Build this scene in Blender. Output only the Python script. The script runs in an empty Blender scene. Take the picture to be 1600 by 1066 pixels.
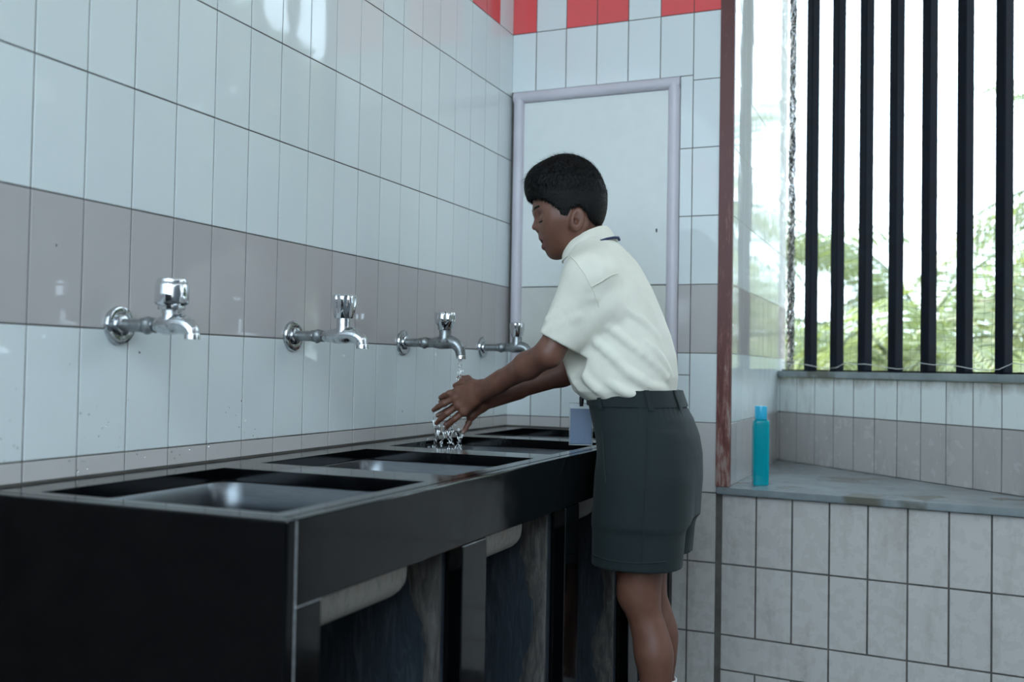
import bpy, bmesh, math, random
import numpy as np
from mathutils import Vector, Matrix
random.seed(7); np.random.seed(7)
S = bpy.context.scene
COL = S.collection

# ------------------------------------------------------------------ camera
cam_d = bpy.data.cameras.new('camera'); cam = bpy.data.objects.new('camera', cam_d); COL.objects.link(cam)
RC = np.array([[0.92141, -0.38856, -0.0058], [0.38821, 0.92104, -0.03123], [0.01747, 0.02652, 0.9995]])
CP = np.array([1.2208, -2.8594, 0.9512])
right, fwd, up = RC[:, 0], RC[:, 1], RC[:, 2]
m = Matrix.Identity(4)
for i in range(3):
    m[i][0], m[i][1], m[i][2], m[i][3] = right[i], up[i], -fwd[i], CP[i]
cam.matrix_world = m
cam_d.sensor_width = 36.0; cam_d.lens = 36.0 * 1537.76 / 1600
cam_d.clip_start = 0.05; cam_d.clip_end = 300
cam_d.dof.use_dof = True; cam_d.dof.focus_distance = 2.2; cam_d.dof.aperture_fstop = 3.2
S.camera = cam

# ------------------------------------------------------------------ sky, sun, exposure
wd = bpy.data.worlds.new('sky'); S.world = wd; wd.use_nodes = True
bg = wd.node_tree.nodes['Background']
bg.inputs[0].default_value = (0.67, 0.855, 1.0, 1); bg.inputs[1].default_value = 2.8
sd = bpy.data.lights.new('sun', 'SUN'); sun = bpy.data.objects.new('sun', sd); COL.objects.link(sun)
sd.energy = 9.0; sd.angle = math.radians(0.6); sd.color = (1.0, 0.95, 0.86)
sun.rotation_euler = Vector((0.62, -0.10, -0.78)).to_track_quat('-Z', 'Y').to_euler()
S.view_settings.view_transform = 'Standard'; S.view_settings.look = 'None'
S.view_settings.gamma = 1.0; S.view_settings.use_curve_mapping = False
S.view_settings.exposure = 1.12

# ------------------------------------------------------------------ material helpers
class NT:
    def __init__(s, name):
        s.m = bpy.data.materials.new(name); s.m.use_nodes = True
        s.t = s.m.node_tree; s.n = s.t.nodes; s.b = s.n['Principled BSDF']
    def add(s, typ, **kw):
        n = s.n.new(typ)
        for k, v in kw.items(): setattr(n, k, v)
        return n
    def link(s, a, b): s.t.links.new(a, b)
    def set(s, **kw):
        for k, v in kw.items():
            k = k.replace('_', ' ')
            s.b.inputs[k].default_value = v
        return s
    def coords(s, kind='Object', scale=(1, 1, 1)):
        tc = s.add('ShaderNodeTexCoord'); mp = s.add('ShaderNodeMapping')
        mp.inputs['Scale'].default_value = scale
        if kind == 'World':
            g = s.add('ShaderNodeNewGeometry'); s.link(g.outputs['Position'], mp.inputs[0])
        else: s.link(tc.outputs[kind], mp.inputs[0])
        return mp.outputs[0]
    def noise(s, co, scale=5, detail=4, rough=.55, dist=0):
        n = s.add('ShaderNodeTexNoise'); s.link(co, n.inputs['Vector'])
        n.inputs['Scale'].default_value = scale; n.inputs['Detail'].default_value = detail
        n.inputs['Roughness'].default_value = rough; n.inputs['Distortion'].default_value = dist
        return n.outputs['Fac']
    def ramp(s, fac, stops, interp='LINEAR'):
        r = s.add('ShaderNodeValToRGB'); s.link(fac, r.inputs[0]); e = r.color_ramp.elements
        r.color_ramp.interpolation = interp
        while len(e) < len(stops): e.new(.5)
        for i, (p, c) in enumerate(stops):
            e[i].position = p; e[i].color = (*c, 1) if len(c) == 3 else c
        return r.outputs[0]
    def mix(s, fac, a, b):
        n = s.add('ShaderNodeMix', data_type='RGBA')
        for inp, v in ((n.inputs[0], fac), (n.inputs[6], a), (n.inputs[7], b)):
            if isinstance(v, (int, float)): inp.default_value = v
            elif isinstance(v, tuple): inp.default_value = (*v, 1)
            else: s.link(v, inp)
        return n.outputs[2]
    def bump(s, fac, strength=.3, dist=.002):
        b = s.add('ShaderNodeBump'); b.inputs['Strength'].default_value = strength
        b.inputs['Distance'].default_value = dist
        s.link(fac, b.inputs['Height']); s.link(b.outputs[0], s.b.inputs['Normal'])
    def col(s, sock): s.link(sock, s.b.inputs['Base Color'])
    def rough(s, sock): s.link(sock, s.b.inputs['Roughness'])

def tile_mat(name, c, rough=.03, dirt=0.0, streak=0.0):
    t = NT(name); t.set(Roughness=rough)
    oi = t.add('ShaderNodeObjectInfo')
    c2 = tuple(x * .97 for x in c); c3 = tuple(min(1, x * 1.02) for x in c)
    base = t.ramp(oi.outputs['Random'], [(0, c2), (1, c3)])
    w = t.coords('World')
    if dirt:
        n = t.noise(t.coords('World', (9, 9, 2.2)), 1.6, 6, .65)
        f = t.ramp(n, [(.52, (0, 0, 0)), (.78, (dirt,) * 3)])
        base = t.mix(f, base, (.20, .17, .13))
    if streak:   # brown run-off that has dried under the sill
        sx = t.add('ShaderNodeSeparateXYZ'); t.link(w, sx.inputs[0])
        mr = t.add('ShaderNodeMapRange'); t.link(sx.outputs[2], mr.inputs[0]); mr.inputs[1].default_value = .865; mr.inputs[2].default_value = .935
        nn = t.noise(t.coords('World', (1, 1, .5)), 13, 5, .6); mm = t.add('ShaderNodeMath', operation='MULTIPLY'); t.link(mr.outputs[0], mm.inputs[0]); t.link(nn, mm.inputs[1])
        base = t.mix(t.ramp(mm.outputs[0], [(.22, (0, 0, 0)), (.48, (streak,) * 3)]), base, (.24, .20, .15))
    t.col(base)
    t.bump(t.noise(w, 9, 1), .035, .01)
    r = t.ramp(t.noise(w, 30, 4), [(.3, (rough * .8,) * 3), (.8, (rough * 1.7,) * 3)]); t.rough(r)
    t.set(IOR=1.52)
    return t.m
M = {}
M['tile_white'] = tile_mat('white_glazed_tile', (.79, .845, .845))
M['tile_white_dirty'] = tile_mat('stained_white_tile', (.74, .77, .745), .16, .5, .75)
M['tile_taupe'] = tile_mat('taupe_glazed_tile', (.53, .50, .49), .045)
M['tile_taupe_dirty'] = tile_mat('stained_taupe_tile', (.48, .45, .43), .2, .4)
M['tile_beige'] = tile_mat('pale_beige_tile', (.60, .575, .555), .16)
M['tile_beige_dirty'] = tile_mat('stained_beige_tile', (.57, .54, .51), .24, .45)
M['tile_red'] = tile_mat('red_glazed_tile', (.85, .115, .12), .10)

def simple(name, c, rough=.5, metal=0., var=.12, scale=20, bump=0., bscale=60, **kw):
    t = NT(name); t.set(Roughness=rough, Metallic=metal, **kw)
    co = t.coords('World')
    t.col(t.ramp(t.noise(co, scale, 5), [(.3, tuple(x * (1 - var) for x in c)), (.7, tuple(min(1, x * (1 + var)) for x in c))]))
    if bump: t.bump(t.noise(co, bscale, 5), bump, .003)
    return t.m
M['grout'] = simple('dark_grout', (.11, .10, .09), .9, var=.35, scale=14, bump=.4)
M['plaster'] = simple('rough_plaster', (.42, .42, .41), .9, var=.25, scale=30, bump=.8, bscale=90)
M['ceiling'] = simple('ceiling_paint', (.75, .76, .76), .9)
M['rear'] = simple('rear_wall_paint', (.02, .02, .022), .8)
M['right'] = simple('light_block_paint', (.20, .21, .22), .8)
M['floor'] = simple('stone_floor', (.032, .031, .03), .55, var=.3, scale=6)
M['ground'] = simple('dry_ground', (.38, .34, .24), .95, var=.3, scale=.6)

t = NT('black_granite'); t.set(Roughness=.09, IOR=1.5)
co = t.coords('World'); sp = t.noise(co, 420, 2, .6)
c0 = t.ramp(sp, [(.62, (.0012, .0014, .002)), (.74, (.010, .011, .013)), (.82, (.05, .055, .06))])
t.col(c0); t.rough(t.ramp(t.noise(co, 25, 5), [(.3, (.06,) * 3), (.75, (.16,) * 3)])); M['granite'] = t.m

t = NT('rough_blue_stone'); t.set(Roughness=.5, IOR=1.45)
co = t.coords('World', (6, 6, 1.0)); n = t.noise(co, 9, 6, .6, 1.2)
t.col(t.ramp(n, [(.3, (.018, .024, .032)), (.55, (.035, .045, .058)), (.75, (.075, .09, .105))]))
t.bump(n, .5, .006); M['bluestone'] = t.m

t = NT('old_cement'); t.set(Roughness=.9)
co = t.coords('World', (9, 9, 1.6)); n = t.noise(co, 8, 8, .7, 1.0)
t.col(t.ramp(n, [(.25, (.035, .035, .036)), (.48, (.11, .10, .092)), (.7, (.22, .205, .185))])); t.bump(n, .9, .01); M['cement'] = t.m

t = NT('ledge_stone'); t.set(Roughness=.24)
co = t.coords('World'); n = t.noise(co, 7, 7, .6)
f = t.ramp(t.noise(co, 5.5, 3, .5), [(.60, (0, 0, 0)), (.66, (1, 1, 1))])
base = t.ramp(n, [(.3, (.17, .195, .205)), (.7, (.30, .33, .34))])
t.col(t.mix(f, base, (.13, .125, .10))); t.bump(t.noise(co, 80, 5), .12, .003); M['ledge'] = t.m

t = NT('brushed_steel'); t.set(Metallic=1., Roughness=.28)
co = t.coords('World', (1, 1, 14)); n = t.noise(co, 30, 4)
t.col(t.ramp(n, [(.3, (.125, .135, .145)), (.7, (.15, .16, .17))])); t.set(Roughness=.32); M['steel'] = t.m
t = NT('stained_steel'); t.set(Metallic=.5, Roughness=.55)
n = t.noise(t.coords('World', (3, 9, 3)), 7, 6, .65, .8)
t.col(t.ramp(n, [(.3, (.30, .27, .24)), (.5, (.52, .49, .45)), (.68, (.42, .34, .26)), (.76, (.24, .13, .06))])); M['steel_under'] = t.m

t = NT('worn_chrome'); t.set(Metallic=1.)
co = t.coords('World'); n = t.noise(co, 70, 6, .65)
t.col(t.ramp(n, [(.42, (.62, .64, .66)), (.60, (.50, .51, .52)), (.72, (.17, .16, .15))]))
t.rough(t.ramp(n, [(.45, (.10,) * 3), (.7, (.45,) * 3)])); M['chrome'] = t.m
t = NT('bright_chrome'); t.set(Metallic=1., Roughness=.06, Base_Color=(.74, .76, .78, 1)); M['chrome_bright'] = t.m
t = NT('galvanised_pipe'); t.set(Metallic=.85)
n = t.noise(co := t.coords('World'), 55, 6, .7)
t.col(t.ramp(n, [(.35, (.34, .36, .37)), (.58, (.25, .26, .26)), (.70, (.09, .085, .08))])); t.rough(t.ramp(n, [(.4, (.3,) * 3), (.7, (.6,) * 3)])); M['pipe'] = t.m

t = NT('red_oxide_paint'); t.set(Roughness=.42)
co = t.coords('World', (40, 40, 7)); n = t.noise(co, 1.6, 7, .7)
sep = t.add('ShaderNodeSeparateXYZ'); t.link(t.coords('World'), sep.inputs[0])
hz = t.add('ShaderNodeMapRange'); t.link(sep.outputs[2], hz.inputs[0])
hz.inputs[1].default_value = .6; hz.inputs[2].default_value = 1.5; hz.inputs[3].default_value = .17; hz.inputs[4].default_value = -.06
ad = t.add('ShaderNodeMath', operation='ADD'); t.link(n, ad.inputs[0]); t.link(hz.outputs[0], ad.inputs[1])
t.col(t.ramp(ad.outputs[0], [(.55, (.115, .028, .024)), (.64, (.21, .075, .06)), (.74, (.36, .25, .22))])); t.bump(ad.outputs[0], .3, .003); M['redpaint'] = t.m

M['pvc'] = simple('lilac_white_pvc', (.66, .62, .67), .35, var=.05, scale=8)
M['door_panel'] = simple('white_door_board', (.83, .86, .835), .35, var=.02)
M['door_cream'] = simple('cream_door_board', (.70, .70, .64), .4, var=.03)
M['dark'] = simple('dark_hole', (.01, .01, .01), .8)
M['bar'] = simple('black_painted_steel', (.002, .004, .010), .5, var=.3, bump=.2, Specular_IOR_Level=.12)
M['net'] = simple('net_cord', (.03, .032, .03), .8)
M['cord_pale'] = simple('pale_cord', (.6, .6, .58), .8)
M['trunk'] = simple('palm_trunk', (.22, .17, .12), .9, var=.35, scale=9, bump=.6)
def leafmat(name, c):
    t = NT(name); t.set(Roughness=.45)
    oi = t.add('ShaderNodeObjectInfo')
    t.col(t.ramp(oi.outputs['Random'], [(0, tuple(x * .7 for x in c)), (1, tuple(x * 1.25 for x in c))]))
    tr = t.add('ShaderNodeBsdfTranslucent'); tr.inputs[0].default_value = (c[0] * 1.6, c[1] * 1.6, c[2] * .9, 1)
    mx = t.add('ShaderNodeMixShader'); mx.inputs[0].default_value = .4
    out = t.n['Material Output']; t.link(t.b.outputs[0], mx.inputs[1]); t.link(tr.outputs[0], mx.inputs[2]); t.link(mx.outputs[0], out.inputs[0])
    return t.m
M['leaf'] = leafmat('palm_leaf', (.105, .135, .07))
M['leaf2'] = leafmat('bush_leaf', (.075, .10, .055))
M['house'] = simple('yellow_house_paint', (.80, .62, .28), .9)
M['house2'] = simple('pale_house_paint', (.72, .72, .70), .9)
M['block'] = simple('grey_blue_render', (.30, .32, .35), .9)
M['roof'] = simple('roof_sheet', (.35, .36, .38), .7)
M['glass_dark'] = simple('dark_window_glass', (.05, .07, .09), .1)

t = NT('skin'); t.set(Roughness=.48)
at = t.add('ShaderNodeVertexColor', layer_name='tint')
co = t.coords('World'); n = t.noise(co, 45, 4)
sk = t.ramp(n, [(.3, (.150, .062, .040)), (.7, (.185, .080, .053))])
sepc = t.add('ShaderNodeSeparateColor'); t.link(at.outputs[0], sepc.inputs[0])
sk = t.mix(sepc.outputs[0], sk, (.22, .085, .075)); sk = t.mix(sepc.outputs[1], sk, (.30, .175, .14)); sk = t.mix(sepc.outputs[2], sk, (.055, .026, .02))
t.col(sk); t.bump(t.noise(co, 400, 3), .12, .001)
t.set(Subsurface_Weight=.06, Subsurface_Radius=(.012, .004, .002)); M['skin'] = t.m
M['hair'] = simple('black_hair', (.0035, .0032, .0035), .55, var=.3, scale=200, bump=.5, bscale=350, Specular_IOR_Level=.25)
M['teeth'] = simple('teeth', (.6, .57, .5), .3)
def clothmat(name, c, weave=900, fold=.25, crease=0.0):
    t = NT(name); t.set(Roughness=.85, Sheen_Weight=.05)
    co = t.coords('World'); 
    t.col(t.ramp(t.noise(co, 12, 4), [(.3, tuple(x * .94 for x in c)), (.7, tuple(min(1, x * 1.05) for x in c))]))
    a = t.noise(t.coords('World', (1.0, .8, .55)), 17, 3, .5, .6); b = t.noise(co, weave, 2)
    mt = t.add('ShaderNodeMath', operation='MULTIPLY_ADD'); t.link(b, mt.inputs[0]); mt.inputs[1].default_value = .02; t.link(a, mt.inputs[2])
    hsock = mt.outputs[0]
    if crease:   # soft crumple lines of worn cotton
        vo = t.add('ShaderNodeTexVoronoi', feature='SMOOTH_F1'); vo.inputs['Scale'].default_value = 13; vo.inputs['Smoothness'].default_value = .25
        wn = t.add('ShaderNodeTexNoise'); t.link(co, wn.inputs['Vector']); wn.inputs['Scale'].default_value = 9
        va = t.add('ShaderNodeVectorMath', operation='MULTIPLY_ADD'); t.link(wn.outputs['Color'], va.inputs[0]); va.inputs[1].default_value = (.09, .09, .09)
        t.link(t.coords('World', (1.3, 1.0, .75)), va.inputs[2]); t.link(va.outputs[0], vo.inputs['Vector'])
        m2 = t.add('ShaderNodeMath', operation='MULTIPLY_ADD'); t.link(vo.outputs['Distance'], m2.inputs[0]); m2.inputs[1].default_value = crease; t.link(hsock, m2.inputs[2]); hsock = m2.outputs[0]
    t.bump(hsock, fold, .02)
    return t.m
M['shirt'] = clothmat('cream_shirt_cotton', (.80, .775, .665), fold=.16, crease=.8)
M['shorts'] = clothmat('dark_green_twill', (.0075, .0155, .0165), fold=.12)
M['sock'] = clothmat('white_sock', (.75, .75, .75))
M['shoe'] = simple('black_shoe_leather', (.012, .012, .013), .3)
M['navy'] = simple('navy_webbing', (.012, .022, .075), .7)
M['blackplastic'] = simple('black_plastic', (.012, .012, .014), .4)
M['badge'] = simple('blue_grey_card', (.13, .18, .27), .35, var=.04)
t = NT('clear_vinyl'); t.set(Roughness=.12, Transmission_Weight=.85, Base_Color=(.9, .93, .95, 1), IOR=1.3); M['vinyl'] = t.m
t = NT('teal_bottle_plastic'); t.set(Roughness=.14, Transmission_Weight=.45, IOR=1.35)
n = t.noise(t.coords('World'), 4, 2); t.col(t.ramp(n, [(0, (.0, .42, .52)), (1, (.0, .55, .62))])); M['bottle'] = t.m
M['bottle_cap'] = simple('cyan_cap', (.03, .45, .68), .3, var=.03)
t = NT('water'); t.set(Roughness=.0, Transmission_Weight=1., IOR=1.333, Base_Color=(1, 1, 1, 1)); M['water'] = t.m
M['sealant'] = simple('grey_sealant', (.33, .34, .35), .7, var=.3, scale=80)

# ------------------------------------------------------------------ object helpers
def tag(o, label=None, cat=None, group=None, kind=None):
    if label: o['label'] = label
    if cat: o['category'] = cat
    if group: o['group'] = group
    if kind: o['kind'] = kind
    return o
def link(name, me, mat=None, parent=None, smooth=False):
    o = bpy.data.objects.new(name, me); COL.objects.link(o)
    if mat is not None and not me.materials: me.materials.append(M[mat] if isinstance(mat, str) else mat)
    if parent: o.parent = parent
    if smooth: me.polygons.foreach_set('use_smooth', [True] * len(me.polygons))
    return o
def empty(name, loc=(0, 0, 0)):
    o = bpy.data.objects.new(name, None); COL.objects.link(o); o.location = loc; o.empty_display_size = .1
    return o
def pd(name, v, f):
    me = bpy.data.meshes.new(name); me.from_pydata([tuple(map(float, p)) for p in v], [], [tuple(map(int, q)) for q in f]); me.validate(); me.update()
    bm = bmesh.new(); bm.from_mesh(me); bmesh.ops.recalc_face_normals(bm, faces=bm.faces); bm.to_mesh(me); bm.free()
    return me
def box_me(name, lo, hi, bev=.0015, seg=1):
    bm = bmesh.new(); bmesh.ops.create_cube(bm, size=1)
    for v in bm.verts:
        for i in range(3): v.co[i] = lo[i] + (v.co[i] + .5) * (hi[i] - lo[i])
    if bev: bmesh.ops.bevel(bm, geom=list(bm.edges), offset=bev, segments=seg, affect='EDGES', profile=.5)
    me = bpy.data.meshes.new(name); bm.to_mesh(me); bm.free(); return me
def box(name, lo, hi, mat, parent=None, bev=.0015, seg=1):
    """box whose object origin is its base centre"""
    c = [(lo[i] + hi[i]) / 2 for i in range(3)]; c[2] = lo[2]
    o = link(name, box_me(name, [lo[i] - c[i] for i in range(3)], [hi[i] - c[i] for i in range(3)], bev, seg), mat, parent)
    o.location = c
    return o
def prism_me(name, pts, z0, z1, bev=0):
    n = len(pts); v = [(x, y, z0) for x, y in pts] + [(x, y, z1) for x, y in pts]
    f = [tuple(range(n))[::-1], tuple(range(n, 2 * n))] + [(i, (i + 1) % n, n + (i + 1) % n, n + i) for i in range(n)]
    me = pd(name, v, f)
    if bev:
        bm = bmesh.new(); bm.from_mesh(me); bmesh.ops.bevel(bm, geom=list(bm.edges), offset=bev, segments=2, affect='EDGES'); bm.to_mesh(me); bm.free()
    return me
def frames(path):
    P = np.array(path, float); n = len(P)
    T = np.gradient(P, axis=0); T /= np.linalg.norm(T, axis=1)[:, None] + 1e-12
    ref = np.array([0, 0, 1.]) if abs(T[0][2]) < .9 else np.array([0, 1., 0])
    N = []; u = np.cross(ref, T[0]); u /= np.linalg.norm(u)
    for i in range(n):
        u = u - T[i] * (u @ T[i]); u /= np.linalg.norm(u); N.append(u.copy())
    N = np.array(N); return P, T, N, np.cross(T, N)
def tube(path, rad, seg=12, cap=True):
    P, T, N, Bn = frames(path); n = len(P)
    r = np.full(n, rad) if np.isscalar(rad) else np.array(rad, float)
    v = []; f = []
    for i in range(n):
        for k in range(seg):
            a = 2 * math.pi * k / seg; v.append(P[i] + r[i] * (math.cos(a) * N[i] + math.sin(a) * Bn[i]))
    for i in range(n - 1):
        for k in range(seg): f.append((i * seg + k, i * seg + (k + 1) % seg, (i + 1) * seg + (k + 1) % seg, (i + 1) * seg + k))
    if cap: f += [tuple(range(seg))[::-1], tuple(range((n - 1) * seg, n * seg))]
    return v, f
def lathe(prof, axis='z', seg=32, origin=(0, 0, 0), mod=None):
    """prof: (r, h) pairs; mod(angle, h) scales the radius"""
    v = []; f = []; n = len(prof)
    for r, h in prof:
        for k in range(seg):
            a = 2 * math.pi * k / seg; rr = r * (mod(a, h) if mod else 1)
            c, s = rr * math.cos(a), rr * math.sin(a)
            v.append((c, s, h) if axis == 'z' else (h, c, s))
    v = [(p[0] + origin[0], p[1] + origin[1], p[2] + origin[2]) for p in v]
    for i in range(n - 1):
        for k in range(seg): f.append((i * seg + k, i * seg + (k + 1) % seg, (i + 1) * seg + (k + 1) % seg, (i + 1) * seg + k))
    f += [tuple(range(seg))[::-1], tuple(range((n - 1) * seg, n * seg))]
    return v, f
def join(*vf):
    V = []; F = []
    for v, f in vf:
        o = len(V); V += list(v); F += [tuple(i + o for i in q) for q in f]
    return V, F
def mesh_obj(name, vf, mat, parent=None, smooth=True, auto=True):
    o = link(name, pd(name, *vf), mat, parent, smooth)
    if smooth and auto:
        o.data.polygons.foreach_set('use_smooth', [True] * len(o.data.polygons))
        sharp_edges(o.data, 40)
    return o
def sharp_edges(me, deg):
    bm = bmesh.new(); bm.from_mesh(me)
    for e in bm.edges:
        if len(e.link_faces) == 2 and e.calc_face_angle(0) > math.radians(deg): e.smooth = False
    bm.to_mesh(me); bm.free()

# ------------------------------------------------------------------ tiles
W, H = .1, .2014
R = lambda k: .80 + (k - 1) * H           # tile joint heights
GAP = .0024
_tm = {}
def tile_mesh(w, h, matname):
    key = (round(w, 3), round(h, 3), matname)
    if key in _tm: return _tm[key]
    gp = .0048 if matname == 'tile_beige_dirty' else .0034 if 'dirty' in matname else GAP
    a, b, d, c = w / 2 - gp / 2, h / 2 - gp / 2, .0013, .0006
    v = [(-a, 0, -b), (a, 0, -b), (a, 0, b), (-a, 0, b), (-a, -d + c, -b), (a, -d + c, -b), (a, -d + c, b), (-a, -d + c, b),
         (-a + c, -d, -b + c), (a - c, -d, -b + c), (a - c, -d, b - c), (-a + c, -d, b - c)]
    f = [(0, 1, 5, 4), (1, 2, 6, 5), (2, 3, 7, 6), (3, 0, 4, 7), (4, 5, 9, 8), (5, 6, 10, 9), (6, 7, 11, 10), (7, 4, 8, 11), (8, 9, 10, 11)]
    me = pd('tile', v, f); me.materials.append(M[matname]); _tm[key] = me
    return me
def tile(parent, org, ang, u0, u1, z0, z1, matname, rnd=.07):
    """tile on a vertical wall through org (x,y), running along angle ang; its face looks to the right-hand side of that direction"""
    me = tile_mesh(u1 - u0, z1 - z0, matname)
    o = bpy.data.objects.new('tile', me); COL.objects.link(o); o.parent = parent
    u = (u0 + u1) / 2
    o.location = (org[0] + u * math.cos(ang), org[1] + u * math.sin(ang), (z0 + z1) / 2)
    o.rotation_euler = (math.radians(random.gauss(0, rnd)), 0, ang + math.radians(random.gauss(0, rnd)))
    return o

# left wall: face at x=0 looking +x.  local +x runs along -y?  (ang = +90deg, right-hand side = +x)
wl = link('wall_left', box_me('wall_left', (-.15, -5.2, 0), (-.0001, .15, 4.4), 0), 'grout'); tag(wl, kind='structure')  # unseen extra height above the ceiling, added to keep direct sun off the room
YL = -.1043
SPECKS = [(-1.7557, 1.1245, .0022, .0055), (-1.5783, 0.9648, .0018, .0018), (-0.6726, 0.8346, .0018, .0020)]
def left_mat(k, c):
    if k == 0: return 'tile_beige'
    if k == 2: return 'tile_taupe'
    if k == 7: return 'tile_red' if c % 3 in (1, 2) else 'tile_white'
    return 'tile_white'
for c in range(33):
    y1 = 0.0 if c == 0 else YL - (c - 1) * W
    y0 = YL - c * W
    for k in range(0, 9):
        z0, z1 = (R(k), R(k + 1)) if k else (.768, R(1))
        tile(wl, (0, y0), math.pi / 2, 0, y1 - y0, z0, z1, left_mat(k, c))

# back wall: face at y=0 looking -y (ang = 0)
wb = link('wall_back', box_me('wall_back', (-.15, .0001, 0), (.69, .15, 3.0), 0), 'grout'); tag(wb, kind='structure')
bx = [0.0] + [.081 + W * i for i in range(6)] + [.664]
red_cols = {0, 2, 3, 5, 6}
for c in range(7):
    for k in range(-3, 9):
        z0, z1 = R(k), R(k + 1)
        x0, x1 = bx[c], bx[c + 1]
        if k >= 1 and k <= 5:
            if k == 1:
                z1 = R(2) if c < 6 else R(2)
            elif c < 5: continue
            elif c == 5: x0 = .543
        if k == 0 and c < 6 and x1 < .55: z0 = .768
        elif k <= 0 and c < 5: continue
        elif k <= 0 and c == 5: x0 = .534
        if k == 6 and c <= 5: z0 = 1.822
        if k == 5 and c == 5: z1 = 1.822
        if k == -3: z0 = 0.0
        mt = 'tile_white'
        if k <= 0: mt = 'tile_beige' if k == 0 else 'tile_beige_dirty'
        if k == 2: mt = 'tile_taupe'
        if k == 7 and c in red_cols: mt = 'tile_red'
        if k == 1 and c == 5:
            tile(wb, (0, 0), 0, x0, x1, z0, .937, mt); tile(wb, (0, 0), 0, .543, x1, .937, z1, mt); tile(wb, (0, 0), 0, x0, .5075, .937, .9995, mt); continue
        tile(wb, (0, 0), 0, x0, x1, z0, z1, mt)

# painted plaster above the tiles and beyond them
def upper(parent, lo, hi):
    o = box('painted_band', lo, hi, 'ceiling', parent, 0)
upper(wl, (-.0001, -5.2, R(9) + .002), (.0012, -.0013, 3.0)); upper(wl, (-.0001, -5.2, 0), (.0012, YL - 32 * W - .002, R(9)))
upper(wb, (.0013, -.0012, R(9) + .002), (.66, .0001, 3.0))
# dark specks on the tiles
for y_, z_, a_, b_ in SPECKS:
    n_ = 9; vs = [(.0014, 0, 0)] + [(.0013, a_ * (1 + .4 * math.sin(3 * i + a_ * 900)) * math.cos(6.283 * i / n_), b_ * (1 + .3 * math.cos(2 * i)) * math.sin(6.283 * i / n_)) for i in range(n_)]
    o = mesh_obj('dirt_speck', (vs, [(0, 1 + i, 1 + (i + 1) % n_) for i in range(n_)]), 'dark', wl, False); o.location = (0, y_, z_)
# small access door in the back wall
dr = empty('door_1', (.277, 0, 1.0)); tag(dr, 'white boarded access door with lilac plastic frame and keyhole', kind='structure')
def dpart(name, lo, hi, mat, bev=.002, seg=2):
    o = box(name, lo, hi, mat, None, bev, seg); o.parent = dr; o.location = Vector(o.location) - Vector(dr.location); return o
dpart('upper_panel', (.044, -.004, 1.204), (.512, .012, 1.785), 'door_panel')
dpart('lower_panel', (.044, -.003, 1.0), (.512, .012, 1.2015), 'door_cream')
def molding(name, a, b):
    a = np.array(a, float); b = np.array(b, float); d = (b - a) / np.linalg.norm(b - a); n = np.cross(d, (0, -1, 0))
    prof = [(-.017, .0), (-.017, -.008), (-.0145, -.0145), (-.008, -.019), (0, -.0205), (.008, -.019), (.0145, -.0145), (.017, -.008), (.017, .0)]
    v = [a + n * p[0] + np.array((0, p[1], 0)) for p in prof] + [b + n * p[0] + np.array((0, p[1], 0)) for p in prof]
    k = len(prof); f = [(i, (i + 1) % k, k + (i + 1) % k, k + i) for i in range(k)] + [tuple(range(k)), tuple(range(k, 2 * k))]
    o = mesh_obj(name, ([p - np.array(dr.location) for p in v], f), 'pvc', dr)
    return o
molding('frame_post', (.0285, 0, .94), (.0285, 0, 1.80)); molding('frame_post', (.5255, 0, .937), (.5255, 0, 1.80)); molding('frame_head', (.0115, 0, 1.803), (.5425, 0, 1.803))
kh = mesh_obj('keyhole', join(lathe([(.0001, -.0046), (.004, -.0046), (.004, .001), (.0001, .001)], 'z', 14)), 'dark', dr)
kh.rotation_euler = (math.pi / 2, 0, 0); kh.location = (.477 - .277, -.0002, .372)
o = dpart('keyhole', (.475, -.0048, 1.360), (.479, .0, 1.371), 'dark', 0)

# lower wall under the ledge (turned a little towards the room)
AL = -.0828; LO = (.6785, 0.0)
ca, sa = math.cos(AL), math.sin(AL)
lw = link('wall_lower', prism_me('wall_lower', [(.6785, .0001), (LO[0] + 1.3 * ca, LO[1] + 1.3 * sa + .0001), (LO[0] + 1.3 * ca, .2), (.6785, .2)], 0, .598), 'grout'); tag(lw, kind='structure')
for j in range(12):
    u0, u1 = j * W, (j + 1) * W
    tile(lw, LO, AL, u0, u1, R(-1) , .597, 'tile_beige_dirty', .2)
    tile(lw, LO, AL, u0, u1, R(-2), R(-1), 'tile_beige_dirty', .2)
    tile(lw, LO, AL, u0, u1, 0, .096, 'tile_beige_dirty', .2)
for j in range(6): tile(lw, LO, AL, j * 2 * W - .0 + .1 * (j > 0) - (0 if j else 0), (j + 1) * 2 * W + .1 * 1, .096, R(-2), 'tile_beige_dirty', .2) if j else tile(lw, LO, AL, 0, 3 * W, .096, R(-2), 'tile_beige_dirty', .2)

# reveal of the alcove, parallel to the left wall
XR = .697
wr = link('wall_reveal', box_me('wall_reveal', (.55, .02, .55), (XR - .0001, 1.20, 3.0), 0), 'plaster'); tag(wr, kind='structure')
for c in range(12):
    for k in range(0, 9):
        u0, u1 = c * W + .012, min((c + 1) * W + .012, 1.195)
        z0 = .6175 if k == 0 else R(k)
        tile(wr, (XR, 0), math.pi / 2, u0, u1, z0, R(k + 1), ('tile_taupe' if k in (0, 2) else 'tile_white'), .08)

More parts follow.
